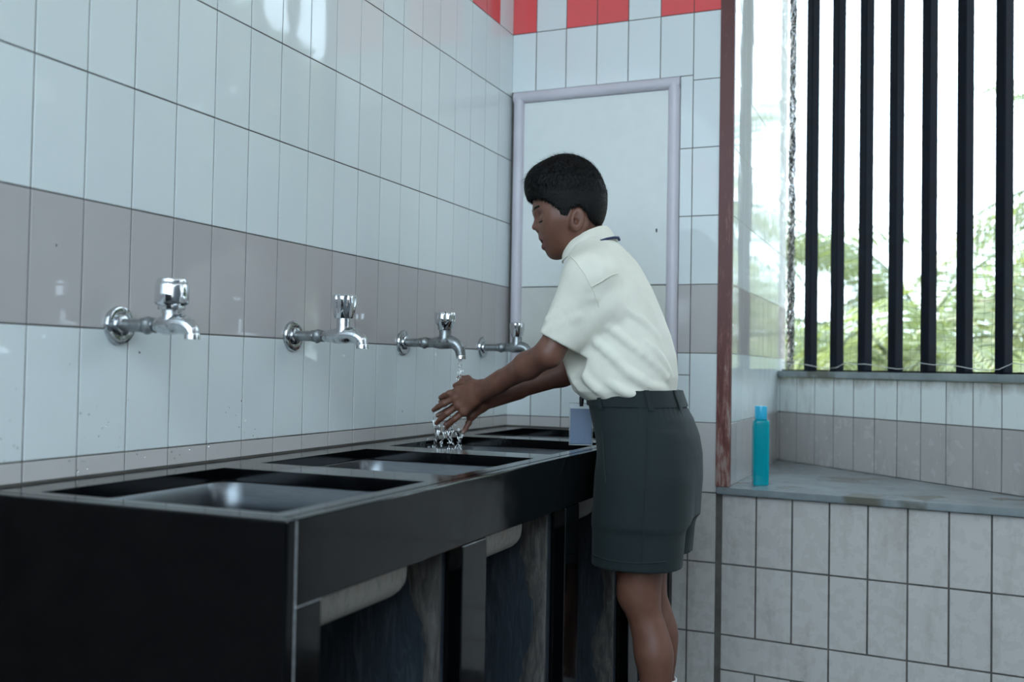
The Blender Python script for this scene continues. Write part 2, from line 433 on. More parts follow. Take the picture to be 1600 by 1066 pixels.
# window wall at 45 degrees
AW = math.radians(-45.6); WO = (.672, 1.02); cw, sw = math.cos(AW), math.sin(AW)
def wp(u, off=0): return (WO[0] + u * cw - off * sw, WO[1] + u * sw + off * cw)   # off > 0 : outwards
WEND = 3.2
ww = link('wall_window', prism_me('wall_window', [wp(-.06, .0001), wp(WEND, .0001), wp(WEND, .2), wp(-.06, .2)], 0, .93), 'grout'); tag(ww, kind='structure')
joints = [.0] + [.05 + .1016 * i for i in range(32)]
for i in range(len(joints) - 1):
    u0, u1 = joints[i], joints[i + 1]
    tile(ww, WO, AW, u0, u1, R(1), .9315, 'tile_white_dirty', .2)
    tile(ww, WO, AW, u0, u1, .6175, R(1), 'tile_taupe_dirty', .2)
    if u0 > 1.56:
        for k in (-3, -2, -1): tile(ww, WO, AW, u0, u1, max(0, R(k)), R(k + 1) if k < -1 else .6175, 'tile_beige_dirty', .2)
sill = link('trim_1', prism_me('window_sill', [wp(-.05, -.014), wp(WEND, -.014), wp(WEND, .21), wp(-.05, .21)], .932, .955, .003), 'ledge'); tag(sill, 'grey stone window sill under the black bars', kind='structure')
ledge = link('trim_2', prism_me('stone_ledge', [(LO[0] - .012, -.021), (LO[0] + 1.16 * ca, LO[1] + 1.16 * sa - .02), wp(1.545, 0), wp(0.01, 0), (XR - .001, .98), (XR - .001, .0), (LO[0] - .012, 0)], .598, .6175, .0025), 'ledge'); tag(ledge, 'grey stone triangular ledge carrying the teal bottle', kind='structure')

# rusty red steel angle at the wall corner
ra = empty('trim_3', (.68, 0, .618)); tag(ra, 'chipped red-brown steel angle at the wall corner', kind='structure')
def rpart(name, lo, hi):
    o = box(name, lo, hi, 'redpaint', None, .0015, 2); o.parent = ra; o.location = Vector(o.location) - Vector(ra.location)
rpart('face_flange', (.661, -.0075, .618), (.7015, .001, 3.0)); rpart('return_flange', (.6975, .001, .618), (.7015, .012, 3.0))

# floor, ceiling, rear wall, slab edge
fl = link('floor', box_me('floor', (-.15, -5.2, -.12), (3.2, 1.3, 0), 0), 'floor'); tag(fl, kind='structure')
ce = link('ceiling', box_me('ceiling', (-.0012, -3.6, 3.0), (2.6, 1.25, 3.12), 0), 'ceiling'); tag(ce, kind='structure')
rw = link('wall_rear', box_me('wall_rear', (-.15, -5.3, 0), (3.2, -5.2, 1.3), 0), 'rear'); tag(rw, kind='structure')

wri = link('light_block_wall', box_me('light_block_wall', (2.92, -5.2, 0), (3.07, -1.30, 3.0), 0), 'right'); tag(wri, kind='structure')  # unseen wall added to keep side sky light off the near left tiles

# ------------------------------------------------------------------ window grille, net
gr = empty('window_grille', (*wp(.6, .06), .955)); tag(gr, 'black steel window grille of upright square bars', 'window grille')
bm_ = box_me('bar', (-.018, -.018, 0), (.018, .018, 2.04), .003, 1); bm_.materials.append(M['bar'])
for i in range(22):
    o = bpy.data.objects.new('bar', bm_); COL.objects.link(o); o.parent = gr
    x, y = wp(.152 + .1442 * i, .06)
    o.location = (x - gr.location.x, y - gr.location.y, 0); o.rotation_euler = (0, 0, AW)
rail = link('bottom_rail', prism_me('bottom_rail', [tuple(np.array(wp(u, f)) - np.array(gr.location[:2])) for u, f in ((-.0, .045), (WEND, .045), (WEND, .075), (0, .075))], 0.0005, .006), 'bar', gr)

def net_sheet():
    V = []; F = []
    nu, nz = 88, 46; u0, z0, cell = .0, .957, .036
    ph = np.random.rand(nu + 1, nz + 1, 3)
    def P(i, j):
        u = u0 + i * cell; z = z0 + j * cell
        du = .006 * math.sin(j * .7 + i * .35) + (ph[i, j, 0] - .5) * .008
        dz = .006 * math.sin(i * .5 + j * .2) + (ph[i, j, 1] - .5) * .008
        x, y = wp(u + du, .10 + .012 * math.sin(i * .3) * math.sin(j * .25) + (ph[i, j, 2] - .5) * .006)
        return np.array((x, y, max(.9565, z + dz)))
    def strand(pts):
        v, f = tube(pts, .00055, 3, True); o = len(V); V.extend(v); F.extend([tuple(k + o for k in q) for q in f])
    for i in range(nu + 1): strand([P(i, j) for j in range(nz + 1)])
    for j in range(nz + 1): strand([P(i, j) for i in range(nu + 1)])
    return V, F
ns = mesh_obj('bird_net', net_sheet(), 'net', None, False); tag(ns, 'thin black bird net stretched behind the window bars', 'net')
def tangle(x, y, z0, z1, r, n, seed, rad):
    rng = np.random.RandomState(seed); parts = []
    for k in range(n):
        zc = rng.uniform(z0, z1); L = rng.uniform(.08, .3); m_ = 14
        a0 = rng.uniform(0, 6.28); p = []
        for i in range(m_):
            s = i / (m_ - 1); a = a0 + s * rng.uniform(2, 9)
            p.append((x + r * rng.uniform(.3, 1) * math.cos(a), y + r * rng.uniform(.3, 1) * math.sin(a), min(z1, max(z0, zc + (s - .5) * L))))
        parts.append(tube(p, rad, 3))
    return join(*parts)
wb_ = empty('gathered_net', (.715, 1.215, .957)); tag(wb_, 'bunched frayed net hanging along the window edge beside the reveal', 'net')
o = mesh_obj('dark_cords', tangle(.0, .0, .0, 1.66, .018, 230, 3, .0013), 'net', wb_, False); tag(o, kind='stuff')
o = mesh_obj('pale_cords', tangle(.0, .0, .0, 1.66, .018, 120, 4, .0012), 'cord_pale', wb_, False); tag(o, kind='stuff')
wire = []
for i in range(60):
    u = .02 + i * .05; x, y = wp(u, .035 + .004 * math.sin(i * 1.3)); wire.append((x, y, .975 + .008 * math.sin(i * .9) + (.012 if i % 7 == 0 else 0)))
wo = mesh_obj('tie_wire', tube(wire, .0013, 6), 'cord_pale', None); tag(wo, 'thin pale wire strung along the foot of the bars', 'wire')

# ------------------------------------------------------------------ wash counter
CT = .766; YE = -1.89
ct = empty('wash_counter', (.27, -.94, 0)); tag(ct, 'long black granite wash counter with four cut-outs and open stone supports', 'counter')
CO = np.array(ct.location)
def cpart(name, lo, hi, mat, bev=.0015, seg=2):
    o = box(name, lo, hi, mat, None, bev, seg); o.parent = ct; o.location = Vector(o.location) - ct.location; return o
SINKS = [(-1.845, -1.46), (-1.355, -.985), (-.885, -.51), (-.425, -.07)]
SX0, SX1 = .088, .481
def worktop():
    xs = [.0035, SX0, SX1, .5115]; ys = [YE + .0185] + [v for s in SINKS for v in s] + [-.0035]
    z0, z1 = .745, CT
    hole = lambda i, j: i == 1 and j % 2 == 1
    bm = bmesh.new(); vt = {}
    def V(i, j, z):
        k = (i, j, z)
        if k not in vt: vt[k] = bm.verts.new((xs[i] - CO[0], ys[j] - CO[1], z))
        return vt[k]
    nx, ny = len(xs) - 1, len(ys) - 1
    solid = lambda i, j: 0 <= i < nx and 0 <= j < ny and not hole(i, j)
    for i in range(nx):
        for j in range(ny):
            if not solid(i, j): continue
            bm.faces.new((V(i, j, z1), V(i + 1, j, z1), V(i + 1, j + 1, z1), V(i, j + 1, z1)))
            bm.faces.new((V(i, j, z0), V(i, j + 1, z0), V(i + 1, j + 1, z0), V(i + 1, j, z0)))
            for (a, b), (p, q_) in (((-1, 0), ((i, j), (i, j + 1))), ((1, 0), ((i + 1, j + 1), (i + 1, j))), ((0, -1), ((i + 1, j), (i, j))), ((0, 1), ((i, j + 1), (i + 1, j + 1)))):
                if not solid(i + a, j + b): bm.faces.new((V(*p, z0), V(*p, z1), V(*q_, z1), V(*q_, z0)))
    bmesh.ops.recalc_face_normals(bm, faces=bm.faces)
    ed = [e for e in bm.edges if len(e.link_faces) == 2 and e.calc_face_angle(0) > 1.2 and all(abs(v.co.z - z1) < 1e-4 for v in e.verts)]
    bmesh.ops.bevel(bm, geom=ed, offset=.002, segments=2, affect='EDGES')
    me = bpy.data.meshes.new('worktop'); bm.to_mesh(me); bm.free(); return me
link('worktop', worktop(), 'granite', ct)
cpart('front_apron', (.512, YE + .0195, .660), (.530, -.0035, CT), 'granite', .0022)
cpart('end_panel', (.0035, YE, 0), (.530, YE + .018, CT), 'granite', .0022)
cpart('joint_line', (.5285, YE + .0181, .02), (.5303, YE + .0194, CT - .003), 'sealant', 0)
PY = [(-1.8705, -1.815), (-1.41, -1.315), (-.917, -.83), (-.43, -.34), (-.085, -.004)]
for a, b in PY: cpart('support_post', (.497, a, 0), (.5297, b, .6595), 'granite', .002)
cpart('joint_line', (.5285, -1.8705, .6593), (.5302, -1.815, .6602), 'sealant', 0)
for a in (-1.42, -.935, -.45, -.065): cpart('stone_partition', (.004, a, 0), (.496, a + .03, .7445), 'bluestone', .002)
def cement(a, seed):
    rng = np.random.RandomState(seed); v = []; f = []; n = 40
    for i in range(n + 1):
        z = .66 * i / n; w = .042 + .014 * math.sin(i * .35 + seed) + rng.uniform(-.005, .005) + (.05 * max(0, (z - .55) / .11) ** 2)
        d = .006 + rng.uniform(0, .004)
        v += [(.4962 - CO[0], a - CO[1], z), (.4962 - CO[0], a - d - CO[1], z), (.4962 - w * .45 - CO[0], a - d * 1.3 - CO[1], z), (.4962 - w * .85 - CO[0], a - d * .6 - CO[1], z), (.4962 - w - CO[0], a - CO[1], z)]
    for i in range(n):
        for k in range(4): f.append((i * 5 + k, i * 5 + k + 1, (i + 1) * 5 + k + 1, (i + 1) * 5 + k))
    return v, f
for i, a in enumerate((-1.42, -.935, -.45, -.065)): mesh_obj('cement_fillet', cement(a, i + 1), 'cement', ct)

# sinks
def rrect(x0, x1, y0, y1, r, n=7):
    pts = []
    for cx, cy, a0 in ((x1 - r, y1 - r, 0), (x0 + r, y1 - r, 90), (x0 + r, y0 + r, 180), (x1 - r, y0 + r, 270)):
        for i in range(n + 1):
            a = math.radians(a0 + 90 * i / n); pts.append((cx + r * math.cos(a), cy + r * math.sin(a)))
    return pts
def basin(y0, y1):
    cx, cy = (SX0 + SX1) / 2, (y0 + y1) / 2; hx, hy = (SX1 - SX0) / 2, (y1 - y0) / 2
    rings = []
    def ring(grow, r, z): rings.append([(x, y, z) for x, y in rrect(-hx - grow, hx + grow, -hy - grow, hy + grow, r)])
    ring(.010, .02, .7444); ring(.000, .045, .7441); ring(-.002, .045, .742); ring(-.004, .045, .700); ring(-.007, .045, .622)
    for a in range(1, 6):
        t_ = a / 5 * math.pi / 2; ring(-.007 - .032 * (1 - math.cos(t_)), .045, .622 - .032 * math.sin(t_))
    ring(-.10, .03, .586); ring(-hx + .045, .03, .583); ring(-hx + .022, .018, .582)
    ring(-hx + .021, .017, .570)
    n = len(rings[0]); v = [p for r_ in rings for p in r_]; f = []
    for i in range(len(rings) - 1):
        for k in range(n): f.append((i * n + k, i * n + (k + 1) % n, (i + 1) * n + (k + 1) % n, (i + 1) * n + k))
    return (cx, cy), (v, f), n, len(rings)
names = ['stainless steel sink bowl nearest the camera, under the large cylindrical tap knob', 'second stainless sink bowl from the near end of the counter', 'stainless sink bowl under the running tap and the washing hands', 'farthest stainless sink bowl, in the corner by the access door']
for (y0, y1), lab in zip(SINKS, names):
    (cx, cy), vf, n, nr = basin(y0, y1)
    e = empty('sink_basin', (cx, cy, 0)); tag(e, lab, 'sink', 'stainless sinks set in the counter')
    me = bpy.data.meshes.new('bowl'); me.from_pydata(vf[0], [], [q[::-1] for q in vf[1]]); me.update()
    o = link('bowl', me, 'steel', e, True)
    # outer skin, 1.5 mm outside, seen from under the counter
    V2 = [(x * 1.009, y * 1.009, z - .0015 if z < .73 else z - .0006) for x, y, z in vf[0]]
    me2 = bpy.data.meshes.new('underside'); me2.from_pydata(V2, [], vf[1]); me2.update(); link('underside', me2, 'steel_under', e, True)
    d = lathe([(.0001, .5705), (.017, .5705), (.021, .573), (.023, .582), (.030, .5835), (.030, .5822), (.0205, .569), (.0205, .52), (.0001, .52)], 'z', 24)
    mesh_obj('drain', d, 'chrome', e)

# ------------------------------------------------------------------ taps
def knob_smooth(r, h):
    return lathe([(.0001, 0), (r * .78, 0), (r * .80, .002), (r * .80, .006), (r * .95, .008), (r, .011), (r, h * .78), (r * .93, h * .84), (r * .90, h * .86), (r * .92, h * .92), (r * .84, h), (.0001, h)], 'z', 40, mod=lambda a, z: 1 - (.03 * (abs(math.sin(4 * a)) ** 4) if .012 < z < h * .8 else 0))
def knob_fluted(r, h, lobes=8, depth=.10):
    def md(a, z):
        s = min(1, max(0, (z - .004) / (h * .5)))
        return 1 - depth * (.5 + .5 * math.cos(lobes * a)) ** 3 * (s if z < h * .93 else .2)
    prof = [(.0001, 0), (r * .74, 0), (r * .78, .003)] + [(r * (.78 + .22 * math.sin(min(1, t / .85) * math.pi / 2)), .003 + (h - .007) * t) for t in np.linspace(.08, .97, 14)] + [(r * .95, h - .002), (r * .86, h), (.0001, h)]
    return lathe(prof, 'z', 64, mod=md)
def knob_lobed(r, h):
    def md(a, z):
        u = abs(((a / (2 * math.pi) * 6) % 1) - .5) * 2
        return (1 - .16 * (u ** 2)) if z > h * .30 else 1
    prof = [(.0001, 0), (r * .68, 0), (r * .72, .003), (r * .74, h * .18), (r * .82, h * .28), (r * .96, h * .40), (r, h * .50), (r, h * .90), (r * .9, h * .97), (r * .5, h), (.0001, h)]
    return lathe(prof, 'z', 60, mod=md)
def make_tap(y, xk, xs, zs, zk, knob, label, body_mat='chrome'):
    e = empty('water_tap', (0, y, 1.0)); tag(e, label, 'tap', 'wall taps above the sinks')
    zc = .008
    mesh_obj('wall_flange', lathe([(.0001, .0014), (.031, .0014), (.032, .005), (.030, .0095), (.024, .0115), (.020, .010), (.0175, .010), (.0165, .014), (.013, .016), (.0001, .016)], 'x', 36, (0, 0, zc)), 'chrome', e)
    mesh_obj('pipe', lathe([(.0105, .010), (.0105, .062), (.0001, .062)], 'x', 20, (0, 0, zc)), 'pipe', e)
    mesh_obj('coupling', lathe([(.0001, .052), (.0118, .052), (.0128, .056), (.0118, .059), (.0138, .061), (.0145, .066), (.0132, .071), (.0122, .074), (.0122, .079), (.0001, .079)], 'x', 14, (0, 0, zc), mod=lambda a, h: 1 + .07 * math.sin(3 * a + h * 300)), 'pipe', e)
    path = [(.076, 0, zc), (.088, 0, zc), (xk - .012, 0, zc + .001), (xk + .004, 0, zc + .002)]
    P0 = np.array((xk + .004, zc + .002)); P2 = np.array((xs, zs - 1.0)); P1 = np.array((xs - .002, zc + .006))
    for t in np.linspace(.12, 1, 12):
        b = (1 - t) ** 2 * P0 + 2 * t * (1 - t) * P1 + t * t * P2; path.append((b[0], 0, b[1]))
    rad = [.0095, .0120, .0165, .0168] + list(np.linspace(.0165, .0116, 12))
    b = tube(path, rad, 20)
    tip = np.array(path[-1]); 
    mesh_obj('spout', b, body_mat, e)
    mesh_obj('spout_lip', lathe([(.0100, -.0035), (.0124, -.0035), (.0124, .004), (.0116, .006), (.0100, .006)], 'z', 20, (tip[0], 0, tip[2])), 'chrome_bright', e)
    mesh_obj('valve_neck', lathe([(.0165, 0), (.0155, .012), (.0148, .016), (.0148, zk - 1.0 - zc + .002), (.0001, zk - 1.0 - zc + .002)], 'z', 20, (xk, 0, zc + .002)), body_mat, e)
    o = mesh_obj('knob', knob, 'chrome_bright', e); o.location = (xk, 0, zk - 1.0)
    return e
make_tap(-1.628, .112, .155, .989, 1.033, knob_smooth(.0265, .049), 'chrome wall tap with a large smooth cylindrical knob, nearest the camera')
make_tap(-1.149, .127, .172, .986, 1.044, knob_fluted(.0262, .048), 'chrome wall tap with a tapered fluted knob, second from the camera')
make_tap(-.680, .121, .166, .972, 1.040, knob_lobed(.0255, .045), 'running chrome wall tap above the washing hands', 'pipe')
make_tap(-.199, .114, .150, .985, 1.040, knob_fluted(.022, .042, 6, .14), 'farthest chrome wall tap, partly behind the arm, by the door frame', 'pipe')

# ------------------------------------------------------------------ water bottle on the ledge
bt = empty('water_bottle', (.771, .105, .6178)); tag(bt, 'teal translucent plastic water bottle with cyan cap on the stone ledge', 'bottle'); bt.rotation_euler = (0, 0, math.radians(18))
def rsq_loft(levels, n=6):
    rings = []
    for hw, r, z in levels: rings.append([(x, y, z) for x, y in rrect(-hw, hw, -hw, hw, min(r, hw * .999), n)])
    k = len(rings[0]); v = [p for r_ in rings for p in r_]; f = []
    for i in range(len(rings) - 1):
        for j in range(k): f.append((i * k + j, i * k + (j + 1) % k, (i + 1) * k + (j + 1) % k, (i + 1) * k + j))
    f += [tuple(range(k))[::-1], tuple(range((len(rings) - 1) * k, len(rings) * k))]
    return v, f
body = rsq_loft([(.019, .008, 0), (.0215, .008, .0015), (.0225, .008, .006), (.0215, .008, .011), (.0225, .008, .017), (.0225, .008, .180), (.0222, .009, .187), (.0205, .010, .1905), (.0155, .0153, .192), (.0145, .0144, .196)])
mesh_obj('bottle_body', body, 'bottle', bt)
dots = []
for side in range(4):
    for r_ in range(26):
        for c in range(5):
            u = (c - 2) * .0068 + (.0034 if r_ % 2 else 0); z = .026 + r_ * .0058
            if abs(u) > .015: continue
            a = side * math.pi / 2; p = np.array((u, -.0226, z)); h_ = .0013
            q_ = [p + (-h_ * 1.2, 0, 0), p + (0, 0, -h_ * 1.4), p + (h_ * 1.2, 0, 0), p + (0, 0, h_ * 1.4), p + (0, -.0010, 0)]
            q_ = [(x * math.cos(a) - y * math.sin(a), x * math.sin(a) + y * math.cos(a), z_) for x, y, z_ in q_]
            dots.append((q_, [(0, 1, 4), (1, 2, 4), (2, 3, 4), (3, 0, 4)]))
o = mesh_obj('grip_studs', join(*dots), 'bottle', bt, False); tag(o, kind='stuff')
mesh_obj('cap', lathe([(.0001, .193), (.0172, .193), (.0178, .195), (.0178, .228), (.0168, .2315), (.0001, .2325)], 'z', 36, mod=lambda a, z: 1 + (.012 * math.sin(40 * a) if .196 < z < .226 else 0)), 'bottle_cap', bt)

# ================================================================== the boy : signed-distance modelling
class Grid:
    def __init__(s, lo, hi, h):
        s.lo = np.array(lo, float); s.h = h; s.n = np.ceil((np.array(hi) - s.lo) / h).astype(int) + 1
        s.F = np.full(s.n, 1.0, np.float32)
        s.ax = [(s.lo[i] + h * np.arange(s.n[i])).astype(np.float32) for i in range(3)]
    def sl(s, lo, hi, pad):
        a = np.clip(np.floor((np.array(lo) - pad - s.lo) / s.h).astype(int), 0, s.n)
        b = np.clip(np.ceil((np.array(hi) + pad - s.lo) / s.h).astype(int) + 1, 0, s.n)
        if np.any(b <= a): return None, None
        k = tuple(slice(i, j) for i, j in zip(a, b))
        return k, (s.ax[0][k[0]][:, None, None], s.ax[1][k[1]][None, :, None], s.ax[2][k[2]][None, None, :])
    def add(s, prim, k=.01):
        fn, lo, hi = prim; key, X = s.sl(lo, hi, k + 3 * s.h)
        if key is None: return
        d = fn(*X); a = s.F[key]; h = np.maximum(k - np.abs(a - d), 0) / k
        s.F[key] = np.minimum(a, d) - h * h * k * .25
    def sub(s, prim, k=.004):
        fn, lo, hi = prim; key, X = s.sl(lo, hi, k + 3 * s.h)
        if key is None: return
        d = -fn(*X); a = s.F[key]; h = np.maximum(k - np.abs(a - d), 0) / k
        s.F[key] = np.maximum(a, d) + h * h * k * .25
    def cut(s, fn): s.F = np.maximum(s.F, fn(s.ax[0][:, None, None], s.ax[1][None, :, None], s.ax[2][None, None, :])).astype(np.float32)
    def mesh(s, smooth=2):
        F = s.F; ins = F < 0
        c = np.zeros(np.array(F.shape) - 1, np.int8)
        offs = [(i, j, k) for i in (0, 1) for j in (0, 1) for k in (0, 1)]
        sh = c.shape
        for i, j, k in offs: c += ins[i:i + sh[0], j:j + sh[1], k:k + sh[2]]
        act = (c > 0) & (c < 8); idx = np.argwhere(act)
        ids = np.full(sh, -1, np.int32); ids[act] = np.arange(len(idx))
        val = np.stack([F[idx[:, 0] + i, idx[:, 1] + j, idx[:, 2] + k] for i, j, k in offs], 1)
        O = np.array(offs, float); P = np.zeros((len(idx), 3)); cnt = np.zeros(len(idx))
        for a in range(8):
            for b in range(a + 1, 8):
                if np.abs(O[a] - O[b]).sum() != 1: continue
                x = (val[:, a] < 0) != (val[:, b] < 0)
                t = val[x, a] / (val[x, a] - val[x, b])
                P[x] += O[a] + t[:, None] * (O[b] - O[a]); cnt[x] += 1
        P = s.lo + s.h * (idx + P / cnt[:, None])
        Q = []
        for ax in range(3):
            sa_ = [slice(None)] * 3; sb = [slice(None)] * 3; sa_[ax] = slice(0, -1); sb[ax] = slice(1, None)
            a = ins[tuple(sa_)]; b = ins[tuple(sb)]
            e = np.argwhere(a != b); o1, o2 = [(1, 2), (2, 0), (0, 1)][ax]
            ok = (e[:, o1] > 0) & (e[:, o2] > 0) & (e[:, o1] < sh[o1]) & (e[:, o2] < sh[o2]); e = e[ok]
            fl_ = a[tuple(e.T)]
            def cell(d1, d2):
                g = e.copy(); g[:, o1] -= d1; g[:, o2] -= d2; return ids[tuple(g.T)]
            q_ = np.stack([cell(1, 1), cell(0, 1), cell(0, 0), cell(1, 0)], 1)
            q_[~fl_] = q_[~fl_][:, ::-1]; Q.append(q_)
        Q = np.concatenate(Q); Q = Q[(Q >= 0).all(1)]
        for _ in range(smooth):
            acc = np.zeros_like(P); cn = np.zeros(len(P))
            for a in range(4):
                b = (a + 1) % 4
                np.add.at(acc, Q[:, a], P[Q[:, b]]); np.add.at(acc, Q[:, b], P[Q[:, a]])
                np.add.at(cn, Q[:, a], 1); np.add.at(cn, Q[:, b], 1)
            g = cn > 0; P[g] = P[g] * .5 + .5 * acc[g] / cn[g][:, None]
        return P, Q
def rc(a, b, ra, rb):
    a = np.array(a, float); b = np.array(b, float); d = b - a; L = float(d @ d) + 1e-12
    def fn(x, y, z):
        t = np.clip(((x - a[0]) * d[0] + (y - a[1]) * d[1] + (z - a[2]) * d[2]) / L, 0, 1)
        return np.sqrt((x - a[0] - t * d[0]) ** 2 + (y - a[1] - t * d[1]) ** 2 + (z - a[2] - t * d[2]) ** 2) - (ra + (rb - ra) * t)
    r = max(ra, rb); return fn, np.minimum(a, b) - r, np.maximum(a, b) + r
def sph(c, r): return rc(c, np.array(c) + 1e-5, r, r)
def ell(c, r, rot=0, axis='y'):
    c = np.array(c, float); r = np.array(r, float); cs, sn = math.cos(rot), math.sin(rot)
    def fn(x, y, z):
        X, Y, Z = x - c[0], y - c[1], z - c[2]
        if axis == 'y': X, Z = cs * X - sn * Z, sn * X + cs * Z
        elif axis == 'z': X, Y = cs * X + sn * Y, -sn * X + cs * Y
        else: Y, Z = cs * Y + sn * Z, -sn * Y + cs * Z
        k0 = np.sqrt((X / r[0]) ** 2 + (Y / r[1]) ** 2 + (Z / r[2]) ** 2); k1 = np.sqrt((X / r[0] ** 2) ** 2 + (Y / r[1] ** 2) ** 2 + (Z / r[2] ** 2) ** 2) + 1e-6
        return k0 * (k0 - 1) / k1
    m_ = r.max(); return fn, c - m_, c + m_
def column(tab, cy, p=2.0):
    """stack of (super)ellipses: rows z, xmin, xmax, half-width"""
    T = np.array(tab, float)
    def fn(x, y, z):
        zz = np.clip(z, T[0, 0], T[-1, 0]); a0 = np.interp(zz, T[:, 0], T[:, 1]); a1 = np.interp(zz, T[:, 0], T[:, 2]); b = np.interp(zz, T[:, 0], T[:, 3])
        cx = (a0 + a1) / 2; ax = (a1 - a0) / 2
        q_ = (np.abs((x - cx) / ax) ** p + np.abs((y - cy) / b) ** p) ** (1 / p)
        d = (q_ - 1) * np.minimum(ax, b)
        return np.maximum(d, np.maximum(z - T[-1, 0], T[0, 0] - z))
    return fn, np.array((T[:, 1].min(), cy - T[:, 3].max(), T[0, 0])), np.array((T[:, 2].max(), cy + T[:, 3].max(), T[-1, 0]))

YC = -.65
boy = empty('person', (.66, YC, 0)); tag(boy, 'schoolboy in cream shirt and dark green shorts leaning over the sink, washing his hands', 'person')
BO = np.array(boy.location)
def sdf_obj(name, meshes, mat, parent, tint=None):
    V = []; Q = []
    for P, q_ in meshes: Q.append(q_ + sum(len(v) for v in V)); V.append(P)
    V = np.concatenate(V); Q = np.concatenate(Q)
    me = bpy.data.meshes.new(name); me.from_pydata((V - BO).tolist(), [], Q.tolist()); me.update()
    o = link(name, me, mat, parent, True)
    if tint is not None:
        at_ = me.color_attributes.new('tint', 'FLOAT_COLOR', 'POINT'); c = tint(V); at_.data.foreach_set('color', c.astype(np.float32).ravel())
    return o

# --- head and neck : modelled in strict profile, then the head is turned on the neck towards the room
HT = math.radians(29)
def turn(P):
    P = np.array(P, float).reshape(-1, 3).copy(); k = np.clip((P[:, 2] - 1.195) / .06, 0, 1); k = k * k * (3 - 2 * k)
    a = HT * k; x = (P[:, 0] - .448) * (1 - .08 * k); y = P[:, 1] - YC
    P[:, 0] = .448 + x * np.cos(a) - y * np.sin(a); P[:, 1] = YC + x * np.sin(a) + y * np.cos(a)
    return P
g = Grid((.29, -.76, 1.17), (.56, -.54, 1.48), .0017)
g.add(ell((.426, YC, 1.357), (.090, .073, .090), .15), .01)
g.add(ell((.405, YC, 1.290), (.056, .054, .074), -.45), .03)
g.add(rc((.510, YC, 1.17), (.468, YC, 1.30), .047, .043), .03)
for s in (-1, 1):
    y = lambda v: YC + s * v
    g.add(rc((.447, y(.047), 1.268), (.402, y(.014), 1.231), .019, .014), .025)
    g.add(sph((.391, y(.026), 1.279), .0245), .025)
    g.add(rc((.362, y(.036), 1.324), (.350, y(.010), 1.321), .010, .0095), .014)
    g.add(rc((.440, y(.048), 1.30), (.382, y(.039), 1.305), .024, .014), .03)
g.add(sph((.3945, YC, 1.2315), .0155), .016)
g.add(sph((.383, YC, 1.262), .0225), .020)
g.add(rc((.3535, YC, 1.312), (.3415, YC, 1.2845), .0058, .0078), .007)
for s in (-1, 1):
    y = lambda v: YC + s * v
    g.add(ell((.3525, y(.0092), 1.2800), (.0085, .0062, .0066)), .005)
    g.sub(ell((.3510, y(.0058), 1.2735), (.0040, .0028, .004)), .002)
    g.sub(sph((.341, y(.030), 1.302), .0145), .012)
    g.add(ell((.3620, y(.0300), 1.3005), (.0125, .0140, .0112)), .004)
    # ear
    ex, ez = .438, 1.294
    g.add(ell((ex, y(.0755), ez), (.0170, .0085, .0275), .18), .005)
    g.add(rc((ex - .010, y(.068), ez - .012), (ex - .006, y(.066), ez + .012), .008, .008), .01)
    g.sub(ell((ex - .002, y(.0850), ez + .003), (.0100, .0070, .0190), .18), .004)
    g.sub(sph((ex - .005, y(.0790), ez - .004), .0065), .004)
    g.add(rc((ex - .0125, y(.0775), ez - .003), (ex - .0125, y(.0775), ez - .009), .0035, .0035), .003)
# lips and open mouth
for s in (-1, 1):
    g.add(rc((.3600, YC, 1.2590), (.3700, YC + s * .019, 1.2520), .0060, .0036), .005)
    g.add(rc((.3695, YC, 1.2400), (.3755, YC + s * .018, 1.2460), .0068, .0036), .005)
g.sub(ell((.3625, YC, 1.2500), (.018, .0150, .0052), -.35), .002)
headm = g.mesh(1); HEADV = len(headm[0]); headm0 = headm[0]; headm = (turn(headm0), headm[1])
